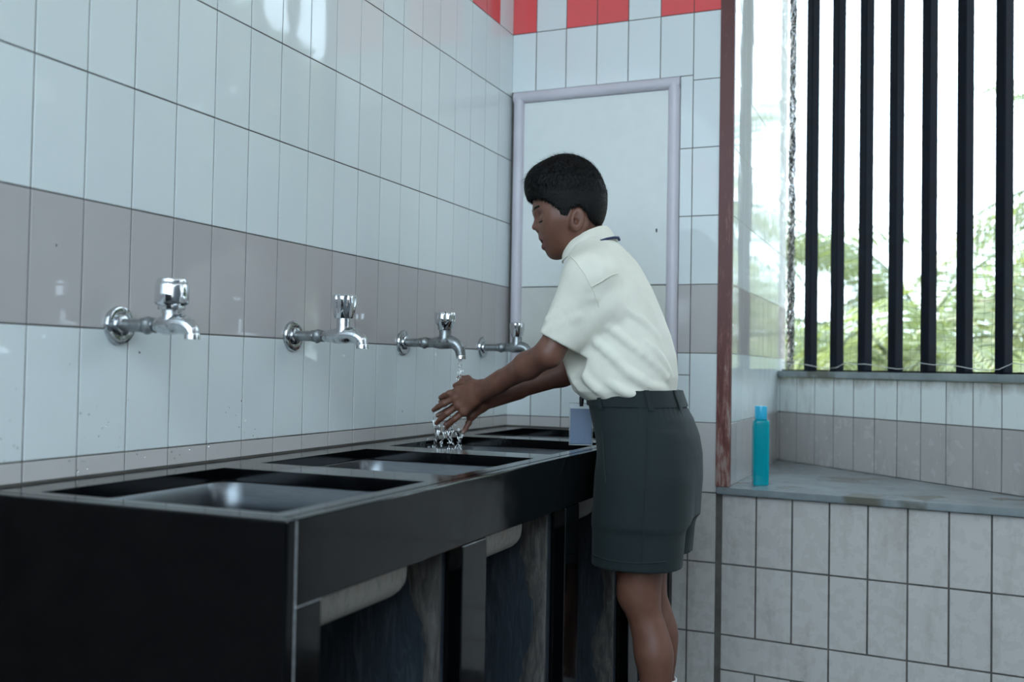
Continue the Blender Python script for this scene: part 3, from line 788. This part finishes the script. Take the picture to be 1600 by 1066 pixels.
# --- arms and hands
g = Grid((.085, -.90, .770), (.60, -.42, 1.22), .0018)
LS, LE, LW = (.530, -.785, 1.150), (.447, -.812, .983), (.245, -.703, .896)
RS, RE, RW = (.520, -.515, 1.150), (.452, -.505, .965), (.238, -.645, .876)
def limb(g, S_, E_, W_):
    g.add(rc(S_, E_, .040, .0305), .01)
    E_ = np.array(E_); W_ = np.array(W_); mid = E_ * .68 + W_ * .32
    g.add(rc(E_, mid, .0300, .0305), .015); g.add(rc(mid, W_, .0300, .0195), .015)
    dz = np.array((.006, 0, .012)); 
    g.add(rc(E_ * .25 + W_ * .75 + dz * .5, W_ + dz * .6, .0185, .0165), .015); g.add(rc(E_ * .25 + W_ * .75 - dz * .5, W_ - dz * .6, .0185, .0165), .015)
limb(g, LS, LE, LW); limb(g, RS, RE, RW)
def hand(g, wr, mcp, tips, yb, thumb, palm_r=.0112):
    wr = np.array(wr); mcp = [np.array(p, float) for p in mcp]; tips = [np.array(p, float) for p in tips]
    rings_ = []
    for i, (mp, tp) in enumerate(zip(mcp, tips)):
        g.add(rc(wr + np.array((-.012, 0, .010 - .007 * i)), mp, .0125, palm_r), .012)
    g.add(rc((mcp[0] + wr) / 2, (mcp[3] + wr) / 2, .0125, .0115), .012)
    rad = [(.0083, .0077, .0070, .0058), (.0085, .0078, .0071, .0058), (.0082, .0076, .0069, .0057), (.0074, .0068, .0062, .0052)]
    nails = []
    for i, (mp, tp) in enumerate(zip(mcp, tips)):
        d = tp - mp; bend = np.array((0, yb, 0)) * np.linalg.norm(d) * .13
        perp = np.cross(d / np.linalg.norm(d), (0, 1, 0)); perp /= np.linalg.norm(perp)
        p1 = mp + d * .43 + bend; p2 = mp + d * .74 + bend * .75
        r = rad[i]
        F2 = Fh = g
        g.add(sph(mp + np.array((0, yb * .002, 0)), .0098), .008)
        g.add(rc(mp, p1, r[0], r[1]), .0028); g.add(rc(p1, p2, r[1], r[2]), .0025); g.add(rc(p2, tp, r[2], r[3]), .0025)
        g.add(sph(p1, r[1] * 1.06), .003)
        nails.append((tp, d / np.linalg.norm(d)))
    t0, t1, t2, t3 = [np.array(p) for p in thumb]
    g.add(rc(t0, t1, .0145, .0115), .014); g.add(rc(t1, t2, .0098, .0088), .004); g.add(rc(t2, t3, .0088, .0066), .003); g.add(sph(t2, .0095), .003)
    return nails
LM = [(.170, -.699, .892), (.164, -.701, .874), (.173, -.701, .856), (.188, -.699, .841)]
LT = [(.117, -.690, .873), (.101, -.694, .842), (.110, -.695, .810), (.136, -.694, .799)]
RM = [(.168, -.664, .880), (.163, -.664, .863), (.172, -.662, .845), (.187, -.660, .829)]
RT = [(.108, -.672, .862), (.107, -.684, .829), (.130, -.686, .808), (.174, -.676, .789)]
nL = hand(g, LW, LM, LT, -1, [(.225, -.692, .902), (.196, -.686, .912), (.172, -.683, .911), (.152, -.681, .903)])
nR = hand(g, RW, RM, RT, 1, [(.222, -.655, .888), (.196, -.655, .906), (.176, -.660, .920), (.158, -.664, .922)])
armm = g.mesh(1)
# --- trunk and legs (mostly under the clothes)
g = Grid((.50, -.84, .05), (.76, -.46, 1.22), .004)
g.add(column([(.80, .53, .69, .10), (.9, .52, .68, .10), (1.0, .49, .66, .11), (1.1, .47, .63, .115), (1.19, .48, .58, .10), (1.21, .50, .55, .06)], YC), .02)
def leg(g, y, dx, dz):
    hip, kn, an = (.628 + dx, y, .80), (.640 + dx, y, .455 + dz), (.688 + dx, y, .10)
    g.add(rc(hip, (.640 + dx, y, .50 + dz), .052, .046), .02); g.add(rc((.640 + dx, y, .52 + dz), kn, .046, .042), .02)
    g.add(sph((.630 + dx, y, .462 + dz), .036), .02)
    g.add(rc(kn, (.672 + dx, y, .33), .038, .0355), .025); g.add(rc((.672 + dx, y, .33), an, .0355, .024), .025)
    g.add(ell((.683 + dx, y, .33), (.028, .032, .085), -.12), .02)
leg(g, -.735, 0.0, 0); leg(g, -.565, -.030, -.01)
legm = g.mesh(2)
def tint(V):
    c = np.zeros((len(V), 4)); c[:, 3] = 1
    V0 = V; V = V.copy(); V[:HEADV] = headm0
    d = np.abs(V[:, 1] - YC)
    up_ = np.exp(-(((V[:, 0] - .359) / .007) ** 2 + ((V[:, 2] - 1.2575) / .0045) ** 2)); lo_ = np.exp(-(((V[:, 0] - .368) / .008) ** 2 + ((V[:, 2] - 1.2410) / .0058) ** 2))
    c[:, 0] = np.clip((up_ + lo_) * (d < .02) * 1.2, 0, 1) * .8
    for tp, d_ in nL + nR:
        e = V - (np.array(tp) + d_ * .001); c[:, 1] = np.maximum(c[:, 1], np.clip(1.25 - np.sqrt((e ** 2).sum(1)) / .009, 0, 1) * .75)
    c[:, 2] = np.exp(-((V[:, 0] - .70) ** 2 + 0 * d) / .0001) * 0
    return c
sdf_obj('body', [headm, armm, legm], 'skin', boy, tint)

# --- hair
g = Grid((.29, -.76, 1.25), (.56, -.54, 1.49), .0018)
g.add(ell((.4225, YC, 1.364), (.1005, .0825, .0950), .12), .01)
g.add(ell((.470, YC, 1.335), (.055, .074, .070), .0), .02)
g.add(ell((.362, YC, 1.385), (.046, .058, .045), .5), .02)
g.add(ell((.428, YC, 1.325), (.080, .0765, .070), .0), .015)
lt = np.array([(.29, 1.353), (.335, 1.350), (.355, 1.343), (.372, 1.334), (.388, 1.322), (.400, 1.305), (.412, 1.302), (.420, 1.320), (.440, 1.329), (.456, 1.320), (.470, 1.302), (.490, 1.290), (.515, 1.280), (.56, 1.274)])
def hl(x, y, z):
    base = np.interp(x, lt[:, 0], lt[:, 1]) ; mid = np.interp(x, lt[:, 0], np.where(lt[:, 0] < .40, lt[:, 1], lt[:, 1]))
    w_ = .004 * np.sin(x * 900) * np.sin(y * 700 + 1) + .0025 * np.sin(y * 1500 + x * 400)
    return (base + w_ - z) * .8
g.cut(hl)
P, Q = g.mesh(1)
rng = np.random.RandomState(5)
cen = np.array((.43, YC, 1.35)); dirs = P - cen; dirs /= np.linalg.norm(dirs, axis=1)[:, None]
lock = np.sin(P[:, 0] * 520 + 3 * np.sin(P[:, 1] * 160)) * np.sin(P[:, 1] * 610 + 2 * np.sin(P[:, 2] * 240)) 
P = P + dirs * (rng.rand(len(P), 1) * .0016 + .0014 * lock[:, None] * (P[:, 2:3] > 1.36))
hair = sdf_obj('hair', [(turn(P), Q)], 'hair', boy)
pick = rng.choice(len(P), 16000); hv = []; hf = []
for i in pick:
    p = P[i]; n_ = dirs[i]
    flow = np.array((-.75, 0, -.25)) if p[2] > 1.395 else np.array((-.1 + .25 * (p[0] > .45), 0, -1.))
    t_ = flow - n_ * (flow @ n_) * .9; t_ = t_ / (np.linalg.norm(t_) + 1e-9) * .85 + n_ * (.35 if p[2] > 1.395 else .14) + rng.normal(0, .16, 3)
    L = rng.uniform(.009, .021) if p[2] > 1.37 else rng.uniform(.003, .008)
    s_ = np.cross(t_, n_); s_ = s_ / (np.linalg.norm(s_) + 1e-9) * .0008
    k = len(hv); q0 = p - n_ * .001
    hv += [v_ - BO for v_ in turn([q0 - s_, q0 + s_, q0 + t_ * L])]; hf.append((k, k + 1, k + 2))
me = bpy.data.meshes.new('hair_strands'); me.from_pydata([tuple(p) for p in hv], [], hf); me.update()
o = link('hair_strands', me, 'hair', hair); tag(o, kind='stuff')
# eyebrows, lashes, teeth
def strip(name, pts, rad, mat, seg=6): return mesh_obj(name, tube([p - BO for p in turn(pts)], rad, seg), mat, boy)
for s in (-1, 1):
    y = lambda v: YC + s * v
    strip('eyebrow', [(.3375, y(.011), 1.3215), (.3395, y(.022), 1.3265), (.3465, y(.035), 1.3280), (.3590, y(.0465), 1.3240)], [.0020, .0032, .0030, .0012], 'hair')
    strip('eyelash', [(.3525, y(.0170), 1.2955), (.3490, y(.024), 1.2925), (.3500, y(.032), 1.2920), (.3560, y(.0395), 1.2940), (.3630, y(.0425), 1.2960)], [.0006, .0014, .0016, .0014, .0008], 'hair')
strip('teeth', [(.3715, YC - .009, 1.2530), (.3660, YC, 1.2530), (.3715, YC + .009, 1.2530)], [.002, .003, .002], 'teeth')

# --- shirt
g = Grid((.38, -.90, .855), (.72, -.40, 1.30), .0032)
g.add(column([(.872, .505, .672, .118), (.884, .482, .683, .132), (.90, .462, .690, .142), (.935, .446, .694, .146), (.98, .432, .690, .146), (1.03, .427, .676, .143), (1.083, .426, .655, .142), (1.14, .428, .629, .144), (1.18, .434, .607, .138), (1.205, .441, .592, .118), (1.225, .445, .574, .090), (1.245, .449, .553, .068), (1.262, .458, .534, .055)], YC, 2.25), .012)
for sgn, (S_, E_) in ((-1, (LS, LE)), (1, (RS, RE))):
    S_ = np.array(S_); E_ = np.array(E_); hem = S_ * .14 + E_ * .86; hem2 = hem + (E_ - S_) * .10
    g.add(rc(S_ + (0, 0, -.004), hem2, .060, .0375), .022)
    g.add(rc(S_ + np.array((-.005, -sgn * .05, .022)), S_ + np.array((.0, 0, 0)), .052, .052), .03)
    g.add(rc(S_ + np.array((.030, -sgn * .012, -.060)), hem + np.array((.012, 0, -.004)), .048, .034), .02)      # slack under the arm
    d_ = (E_ - S_) / np.linalg.norm(E_ - S_)
# folds : long ridges running from the arm-pit and gathering at the waist
def ridge(pts, r, k=.012):
    for a, b in zip(pts[:-1], pts[1:]): g.add(rc(a, b, r, r), k)
def back(z, y):   # point on the camera-side surface
    T = np.array([(.872, .505, .672, .118), (.90, .462, .690, .142), (.98, .432, .690, .146), (1.083, .426, .655, .142), (1.18, .434, .607, .138)])
    a0, a1, b = [np.interp(z, T[:, 0], T[:, i]) for i in (1, 2, 3)]
    return a0, a1, b
def surf(u, z, lift=0.0):
    """u 0..1 from front to back along the near side"""
    a0, a1, b = back(z, 0); cx, ax = (a0 + a1) / 2, (a1 - a0) / 2; th = math.pi * (1 - u)
    p = 2.25; c, s = math.cos(th), math.sin(th)
    return np.array((cx + (ax + lift) * math.copysign(abs(c) ** (2 / p), c), YC - (b + lift) * abs(s) ** (2 / p), z))
FOLDS = (([(.47, 1.085), (.56, 1.045), (.68, 1.000), (.82, .955), (.93, .925)], .0060),
         ([(.44, 1.055), (.50, 1.005), (.60, .955), (.74, .915)], .0070),
         ([(.60, 1.10), (.70, 1.080), (.80, 1.055), (.88, 1.02)], .0045),
         ([(.36, 1.02), (.35, .97), (.40, .925), (.48, .895)], .0065),
         ([(.24, 1.0), (.23, .95), (.30, .905)], .0055),
         ([(.62, .945), (.74, .918), (.90, .905)], .0075),
         ([(.78, 1.01), (.87, .970), (.95, .935)], .005),
         ([(.52, .92), (.60, .900), (.70, .890)], .0065))
for uz, r in FOLDS:
    pts = []
    for (u_, z_), (u2, z2) in zip(uz[:-1], uz[1:]):
        for t_ in (0, .33, .67): pts.append(surf(u_ + (u2 - u_) * t_, z_ + (z2 - z_) * t_, -r * .12))
    pts.append(surf(*uz[-1], -r * .8))
    ridge(pts, r * .72, .013)
S_, E_ = np.array(LS), np.array(LE)
for k_, (f0, f1, off) in enumerate(((.25, .62, .034), (.40, .80, .020), (.15, .45, .010))):
    a_ = S_ + (E_ - S_) * f0 + np.array((.045 - off, -.036, -.02)); b_ = S_ + (E_ - S_) * f1 + np.array((-.008 - off * .6, -.031, .012))
    g.add(rc(a_, b_, .006, .005), .014)
# hollow sleeves, neck and tail
for S_, E_ in ((LS, LE), (RS, RE)):
    S_ = np.array(S_); E_ = np.array(E_); d_ = (E_ - S_) / np.linalg.norm(E_ - S_); hem = S_ + (E_ - S_) * .84
    def halfspace(x, y, z, hem=hem, d_=d_): return -((x - hem[0]) * d_[0] + (y - hem[1]) * d_[1] + (z - hem[2]) * d_[2])
    g.sub((lambda x, y, z, h_=halfspace, E_=E_: np.maximum(h_(x, y, z), np.sqrt((x - E_[0]) ** 2 + (y - E_[1]) ** 2 + (z - E_[2]) ** 2) - .085), E_ - .09, E_ + .09), .002)
    g.sub(rc(S_ + (E_ - S_) * .45, hem + d_ * .05, .030, .0335), .003)
g.sub(rc((.500, YC, 1.22), (.480, YC, 1.32), .046, .052), .004)
shm = g.mesh(2)
shirt = sdf_obj('shirt', [shm], 'shirt', boy)
# collar : stand and turned-down leaf
def collar():
    v = []; f = []; n = 44; prof = [(0.000, .000), (-.001, .018), (.001, .030), (.004, .032), (.008, .028), (.015, .010), (.019, -.004), (.0165, -.005), (.011, .006), (.005, .020), (.004, .000)]
    for i in range(n + 1):
        a = math.radians(-166 + 332 * i / n); c, s = math.cos(a), math.sin(a)
        cx, cz = .4855, 1.236; base = np.array((cx + .046 * c, YC + .053 * s, cz + .026 * c - .006)); outw = np.array((c * .9, s, 0))
        upv = np.array((-.28, 0, .96)); spread = 1 + .25 * max(0, -c)
        for o_, h_ in prof: v.append(base + outw * o_ * spread + upv * h_ * (1 if h_ > 0 else spread) - BO)
    k = len(prof)
    for i in range(n):
        for j in range(k): f.append((i * k + j, i * k + (j + 1) % k, (i + 1) * k + (j + 1) % k, (i + 1) * k + j))
    f += [tuple(range(k)), tuple(range(n * k, n * k + k))]
    return v, f
mesh_obj('collar', collar(), 'shirt', shirt)
# stitched seams : arm-hole and yoke
def seam(pts, r=.0014):
    return mesh_obj('seam', tube([np.array(p) - BO for p in pts], r, 6), 'shirt', shirt)

def project(pts, P=shm[0], off=.0004):
    out = []
    for p in pts:
        p = np.array(p, float); d = ((P[:, 0] - p[0]) ** 2 + (P[:, 2] - p[1]) ** 2); near = np.where(d < .005 ** 2)[0]
        if len(near) == 0: continue
        y_ = P[near, 1].min(); out.append((p[0], y_ - off, p[1]))
    return out
def seam_line(pts, n=24):
    t0 = np.linspace(0, 1, len(pts)); q_ = np.array(pts, float); t1 = np.linspace(0, 1, n)
    # gentle resampling
    return [(np.interp(t, t0, q_[:, 0]), np.interp(t, t0, q_[:, 1])) for t in t1]
seam(project(seam_line([(.492, 1.200), (.515, 1.185), (.540, 1.155), (.558, 1.118), (.566, 1.085)])), .0013)
seam(project(seam_line([(.556, 1.128), (.575, 1.140), (.597, 1.160)])), .0011)
# --- shorts
g = Grid((.47, -.86, .50), (.79, -.44, .92), .0034)
g.add(column([(.62, .535, .742, .160), (.70, .533, .750, .166), (.76, .530, .750, .160), (.80, .520, .744, .152), (.84, .508, .730, .142), (.87, .500, .712, .134), (.905, .497, .700, .130)], YC, 2.4), .01)
for y, dx, zh, hw in ((-.735, 0.0, .518, .088), (-.562, -.016, .524, .084)):
    g.add(column([(zh, .5345 + max(dx, -.002), .732 + dx, hw), (.62, .5345 + max(dx, -.002), .740 + dx, hw * .985), (.72, .545, .735 + dx, hw * .80), (.80, .57, .70, .04)], y, 2.3), .03)
for y in (-.735, -.562): g.sub(column([(.50, .556, .716, .070), (.60, .56, .71, .066), (.66, .58, .69, .05)], y, 2.2), .003)
g.sub(rc((.635, YC, .50), (.635, YC, .60), .012, .006), .02)
for i in range(9):   # gathers under the elastic back
    u = .62 + i * .04; th = math.pi * (1 - u)
    x0_, y0_ = .6 + .108 * math.copysign(abs(math.cos(th)) ** .85, math.cos(th)), YC - .133 * abs(math.sin(th)) ** .85
    g.add(rc((x0_, y0_, .885), (x0_ + .014 * math.cos(th), y0_ - .012, .83), .0035, .002), .008)
shorts_mesh = g.mesh(2); shorts = sdf_obj('shorts', [shorts_mesh], 'shorts', boy)
# waistband, loops, pocket
def band(z0, z1, grow, name, a0=0, a1=360, mat='shorts', th=.003, n=60):
    v = []; f = []
    for i in range(n + 1):
        a = math.radians(a0 + (a1 - a0) * i / n); c, s = math.cos(a), math.sin(a)
        for z, g_ in ((z0, grow), (z1, grow), (z1, grow - th), (z0, grow - th)):
            zz = min(z, .905); x0_, x1_, b = np.interp(zz, (.84, .87, .905), (.508, .500, .497)), np.interp(zz, (.84, .87, .905), (.730, .712, .700)), np.interp(zz, (.84, .87, .905), (.142, .134, .130))
            v.append(np.array(((x0_ + x1_) / 2 + ((x1_ - x0_) / 2 + g_) * math.copysign(abs(c) ** (2 / 2.4), c), YC + (b + g_) * math.copysign(abs(s) ** (2 / 2.4), s), z)) - BO)
    for i in range(n):
        for j in range(4): f.append((i * 4 + j, i * 4 + (j + 1) % 4, (i + 1) * 4 + (j + 1) % 4, (i + 1) * 4 + j))
    return mesh_obj(name, (v, f), mat, shorts)
SHP = shorts_mesh[0]
def on_shorts(pts, r, name):
    return mesh_obj(name, tube([np.array(p) - BO for p in project(seam_line(pts, 16), SHP, .0003)], r, 6), 'shorts', shorts)
on_shorts([(.566, .815), (.570, .78), (.577, .735), (.583, .705)], .0022, 'pocket_welt')
on_shorts([(.5365 + .012, .545), (.60, .540), (.66, .540), (.715, .545)], .0012, 'hem_stitch')
on_shorts([(.665, .86), (.672, .75), (.672, .65), (.668, .54)], .0012, 'side_seam')
band(.868, .904, .0042, 'waistband')
for a in (-112, -60, -15, 60, 112, 165): band(.862, .906, .0075, 'belt_loop', a - 3, a + 3, 'shorts', .003, 3)

# --- socks and shoes (just below the picture)
for y, dx, zt in ((-.735, 0.0, .262), (-.565, -.030, .228)):
    g = Grid((.55, y - .07, -.005), (.82, y + .07, .33), .0035)
    g.add(rc((.676 + dx, y, .285), (.689 + dx, y, .09), .0395, .029), .01); g.sub(rc((.675 + dx, y, .30), (.677 + dx, y, zt - .01), .038, .034), .002)
    g.cut(lambda x, yy, z: (z - zt + .10 * (x - .674)))
    sdf_obj('sock', [g.mesh(1)], 'sock', boy)
    g = Grid((.50, y - .07, -.01), (.82, y + .07, .16), .0035)
    g.add(rc((.700 + dx, y, .045), (.56 + dx, y - .004, .034), .040, .036), .02); g.add(rc((.69 + dx, y, .10), (.70 + dx, y, .05), .036, .04), .02)
    g.cut(lambda x, yy, z: .002 - z)
    sdf_obj('shoe', [g.mesh(1)], 'shoe', boy)

# --- lanyard and badge
bd = empty('identity_badge', (.466, -.640, .769)); tag(bd, 'blue-grey identity card in a clear holder hanging at the counter edge', 'badge')
bx_ = box_me('holder', (-.0285, -.0016, 0), (.0285, .0016, .100), .0012, 2)
a_ = math.radians(14)
card = link('card', box_me('card', (-.0255, -.0022, .003), (.0255, .0022, .0865), .0006), 'badge', bd); card.rotation_euler = (0, 0, a_)
hol = link('holder', bx_, 'vinyl', bd); hol.rotation_euler = (0, 0, a_)
mesh_obj('clip', tube([(.0, 0, .092), (.0, 0, .100), (.0005, 0, .112), (.001, 0, .121)], [.0045, .0055, .006, .0035], 10), 'blackplastic', bd)
strap = [(.467, -.640, .888), (.452, -.62, .905), (.440, -.605, .935), (.424, -.60, .985), (.419, -.60, 1.03), (.418, -.60, 1.083), (.420, -.605, 1.14), (.428, -.612, 1.19), (.445, -.615, 1.225)]
Ps = np.array(strap) - np.array(bd.location); v = []; f = []
for p in Ps:
    for dy, dx in ((-.006, 0), (.006, 0), (.006, -.0015), (-.006, -.0015)): v.append(p + np.array((dx, dy, 0)))
for i in range(len(Ps) - 1):
    for j in range(4): f.append((i * 4 + j, i * 4 + (j + 1) % 4, (i + 1) * 4 + (j + 1) % 4, (i + 1) * 4 + j))
mesh_obj('lanyard', (v, f), 'navy', bd, False)
mesh_obj('lanyard', tube([np.array(p) - np.array(bd.location) for p in ((.528, -.708, 1.244), (.540, -.690, 1.251), (.550, -.67, 1.256), (.554, YC, 1.258), (.550, -.63, 1.256))], .0035, 6), 'navy', bd)

# ------------------------------------------------------------------ water
def wobble(a, b, n, amp, seed, r0, r1):
    rng = np.random.RandomState(seed); a = np.array(a); b = np.array(b); p = []
    ph = rng.rand(4) * 6
    for i in range(n):
        t_ = i / (n - 1); q_ = a + (b - a) * t_
        p.append(q_ + amp * np.array((math.sin(9 * t_ + ph[0]) + .5 * math.sin(23 * t_ + ph[1]), math.sin(8 * t_ + ph[2]), 0)) * min(1, 3 * t_))
    r = [(r0 + (r1 - r0) * i / (n - 1)) * (1 + .35 * math.sin(i * 1.1 + seed)) for i in range(n)]
    return tube(p, r, 8)
ws = mesh_obj('water_stream', join(wobble((.164, -.681, .970), (.160, -.682, .912), 22, .0012, 1, .0034, .0024), wobble((.168, -.679, .970), (.168, -.684, .914), 22, .0016, 2, .0026, .0018)), 'water', None)
tag(ws, 'clear water running from the tap onto the hands', 'water')
sp_ = []
for i, (a, b) in enumerate((((.103, -.690, .838), (.100, -.690, .700)), ((.112, -.684, .805), (.106, -.680, .69)), ((.128, -.690, .797), (.122, -.69, .69)), ((.138, -.684, .795), (.134, -.68, .70)), ((.171, -.676, .787), (.160, -.676, .68)), ((.166, -.684, .800), (.152, -.682, .69)), ((.118, -.695, .806), (.103, -.695, .72)), ((.150, -.69, .80), (.152, -.688, .74)))):
    sp_.append(wobble(a, b, 26, .0035, 10 + i, .0032, .0016))
rng = np.random.RandomState(8)
def bead(c, r):
    return lathe([(.0001, -r)] + [(r * math.cos(t), r * math.sin(t)) for t in np.linspace(-1.2, 1.2, 6)] + [(.0001, r)], 'z', 8, c)
for i in range(70):
    sp_.append(bead((rng.uniform(.085, .185), rng.uniform(-.71, -.655), rng.uniform(.70, .83)), rng.uniform(.0010, .0030)))
wsp = mesh_obj('water_splash', join(*sp_), 'water', None); tag(wsp, 'splashing water strands and drops falling from the hands into the sink', 'water', kind='stuff')
# beads of water on the tiles over the first sink
dr_ = []
for i in range(120):
    y = rng.uniform(-1.95, -1.25); z = .772 + abs(rng.normal(0, .07)); r_ = rng.uniform(.0008, .002)
    dr_.append(lathe([(.0001, .0013), (r_, .0013), (r_ * .8, .0013 + r_ * .6), (.0001, .0013 + r_ * .9)], 'x', 7, (0.0, y, z)))
o = mesh_obj('water_drops', join(*dr_), 'water', None); tag(o, 'splashed water drops clinging to the tiles above the first sink', 'water', kind='stuff')

# ------------------------------------------------------------------ outside : palms, bushes, houses
gz = -3.6
gd = link('ground', box_me('ground', (-40, 1.6, gz - .2), (45, 70, gz), 0), 'ground'); tag(gd, kind='structure')
def frond_me(L, droop, seed):
    rng = np.random.RandomState(seed); V = []; F = []; n = 44; P = []
    for i in range(n + 1):
        t_ = i / n; P.append(np.array((L * t_ * (1 - .18 * t_ * droop), 0, L * (.55 * t_ - droop * .85 * t_ * t_))))
    v, f = tube(P, list(np.linspace(.022, .004, n + 1)), 5); V += list(v); F += f
    for i in range(4, n + 1):
        t_ = i / n; ll = L * .30 * math.sin(math.pi * min(1, .12 + .86 * t_)) + .05
        d = P[i] - P[i - 1]; d /= np.linalg.norm(d)
        for s in (-1, 1):
            out = np.array((d[0] * .55, s * .8, d[2] * .55 - .35 - .35 * rng.rand())); out /= np.linalg.norm(out)
            a = P[i]; mdl = a + out * ll * .5 + np.array((0, 0, -.01)); e = a + out * ll + np.array((0, 0, -.12 * ll * (1 + rng.rand())))
            w_ = d * .017
            k = len(V); V += [a - w_ * .6, a + w_ * .6, mdl + w_, mdl - w_, e]; F += [(k, k + 1, k + 2, k + 3), (k + 3, k + 2, k + 4)]
    return pd('frond', V, F)
fm = [frond_me(2.6, .9, 1), frond_me(2.4, 1.25, 2), frond_me(2.8, .65, 3)]
for f_ in fm: f_.materials.append(M['leaf'])
def palm(x, y, zc, nf, seed, label, sc=1.0):
    rng = random.Random(seed); e = empty('palm_tree', (x, y, gz)); tag(e, label, 'palm tree', 'palms outside the window')
    h_ = zc - gz; path = [(.25 * math.sin(1.2 * t_ + seed) * t_, .2 * math.sin(t_ * 1.5) * t_, h_ * t_) for t_ in np.linspace(0, 1, 12)]
    mesh_obj('trunk', tube(path, list(np.linspace(.19, .10, 12)), 10), 'trunk', e)
    for i in range(nf):
        o = bpy.data.objects.new('frond', fm[rng.randrange(3)]); COL.objects.link(o); o.parent = e
        o.location = path[-1]; o.rotation_euler = (rng.uniform(-.15, .15), rng.uniform(-.75, .45), i * 2.399 + rng.uniform(-.2, .2)); k = sc * rng.uniform(.85, 1.15); o.scale = (k, k, k)
palm(.75, 7.2, .95, 17, 1, 'coconut palm just outside the left part of the window')
palm(2.25, 6.6, .75, 17, 2, 'coconut palm outside the right part of the window', .95)
palm(1.5, 10.5, 1.3, 18, 3, 'coconut palm standing behind the two nearer palms')
palm(-.8, 11.5, 2.6, 16, 4, 'tall palm at the left edge of the window view')
palm(3.6, 10.0, 2.9, 16, 5, 'tall palm at the right edge of the window view', 1.1)
palm(5.6, 7.5, 1.2, 16, 6, 'palm mirrored in the glossy reveal tiles, well to the right')
palm(7.5, 11.0, 2.0, 16, 7, 'distant palm far to the right of the window')
def bush(x, y, z, r, n, seed, label, name='bush', group='bushes outside the window', lf=1.0):
    rng = np.random.RandomState(seed); e = empty(name, (x, y, gz)); tag(e, label, name.replace('_', ' '), group)
    V = []; F = []
    for i in range(n):
        d = rng.normal(0, 1, 3); d /= np.linalg.norm(d); p = d * r * rng.uniform(.55, 1) ** .5 * np.array((1.2, 1, .9)) + np.array((0, 0, z - gz))
        a = rng.normal(0, 1, 3); a /= np.linalg.norm(a); b = np.cross(a, rng.normal(0, 1, 3)); b /= np.linalg.norm(b); L = rng.uniform(.05, .11) * lf
        k = len(V); V += [p - a * L, p + b * L * .4, p + a * L, p - b * L * .4]; F.append((k, k + 1, k + 2, k + 3))
    o = mesh_obj('foliage', (V, F), 'leaf2', e, False); tag(o, kind='stuff')
    mesh_obj('stem', tube([(0, 0, 0), (.05, .02, (z - gz) * .6), (0, 0, z - gz)], [.09, .06, .02], 8), 'trunk', e)
bush(-.2, 9.0, .55, .75, 1500, 1, 'leafy bush low at the left of the window view'); bush(1.7, 13.0, .6, .9, 1500, 2, 'leafy bush low behind the middle bars'); bush(3.0, 8.6, .35, .7, 1500, 3, 'leafy bush low at the right of the window view')
def house(x, y, w_, d_, h_, mat, label):
    e = empty('house', (x, y, gz)); tag(e, label, 'house')
    link('wall_block', box_me('wall_block', (-w_ / 2, 0, 0), (w_ / 2, d_, h_), .02), mat, e)
    link('roof', box_me('roof', (-w_ / 2 - .3, -.4, h_), (w_ / 2 + .3, d_ + .3, h_ + .18), .02), 'roof', e)
    for i in range(3):
        for zz in (1.0, 3.4):
            if zz + 1.2 > h_: continue
            xx = -w_ / 2 + w_ * (i + .5) / 3
            link('window', box_me('window', (xx - .5, -.05, zz), (xx + .5, .02, zz + 1.2), .01), 'glass_dark', e)
house(.2, 21.0, 4.2, 5, 4.9, 'house', 'yellow painted house low behind the palms'); house(6.2, 24.0, 6, 5, 5.2, 'house2', 'pale house behind the palms at the right')

nb = empty('sky_block_building', (8.5, -1.0, gz)); tag(nb, 'unseen tall grey building added beyond the right side to hold back low sky light', 'building')  # added out of view: blocks low sky, gives soft bounce from the right
link('wall_block', box_me('wall_block', (-2.5, -7, 0), (2.5, 3.2, 10.5), .03), 'block', nb); link('roof', box_me('roof', (-2.7, -7.2, 10.5), (2.7, 3.4, 10.8), .03), 'roof', nb)
for i in range(4):
    for j in range(3): link('window', box_me('window', (-2.56, -6 + i * 2.6, 1.2 + j * 3.1), (-2.45, -4.6 + i * 2.6, 2.7 + j * 3.1), .01), 'glass_dark', nb)
bush(6.7, 5.0, 2.9, 2.25, 9000, 12, 'unseen round leafy tree added right of the window to mask sky reflected in the wall tiles', 'sky_mask_tree', None, 2.2)  # tree added out of view to cover sky reflected in the left wall
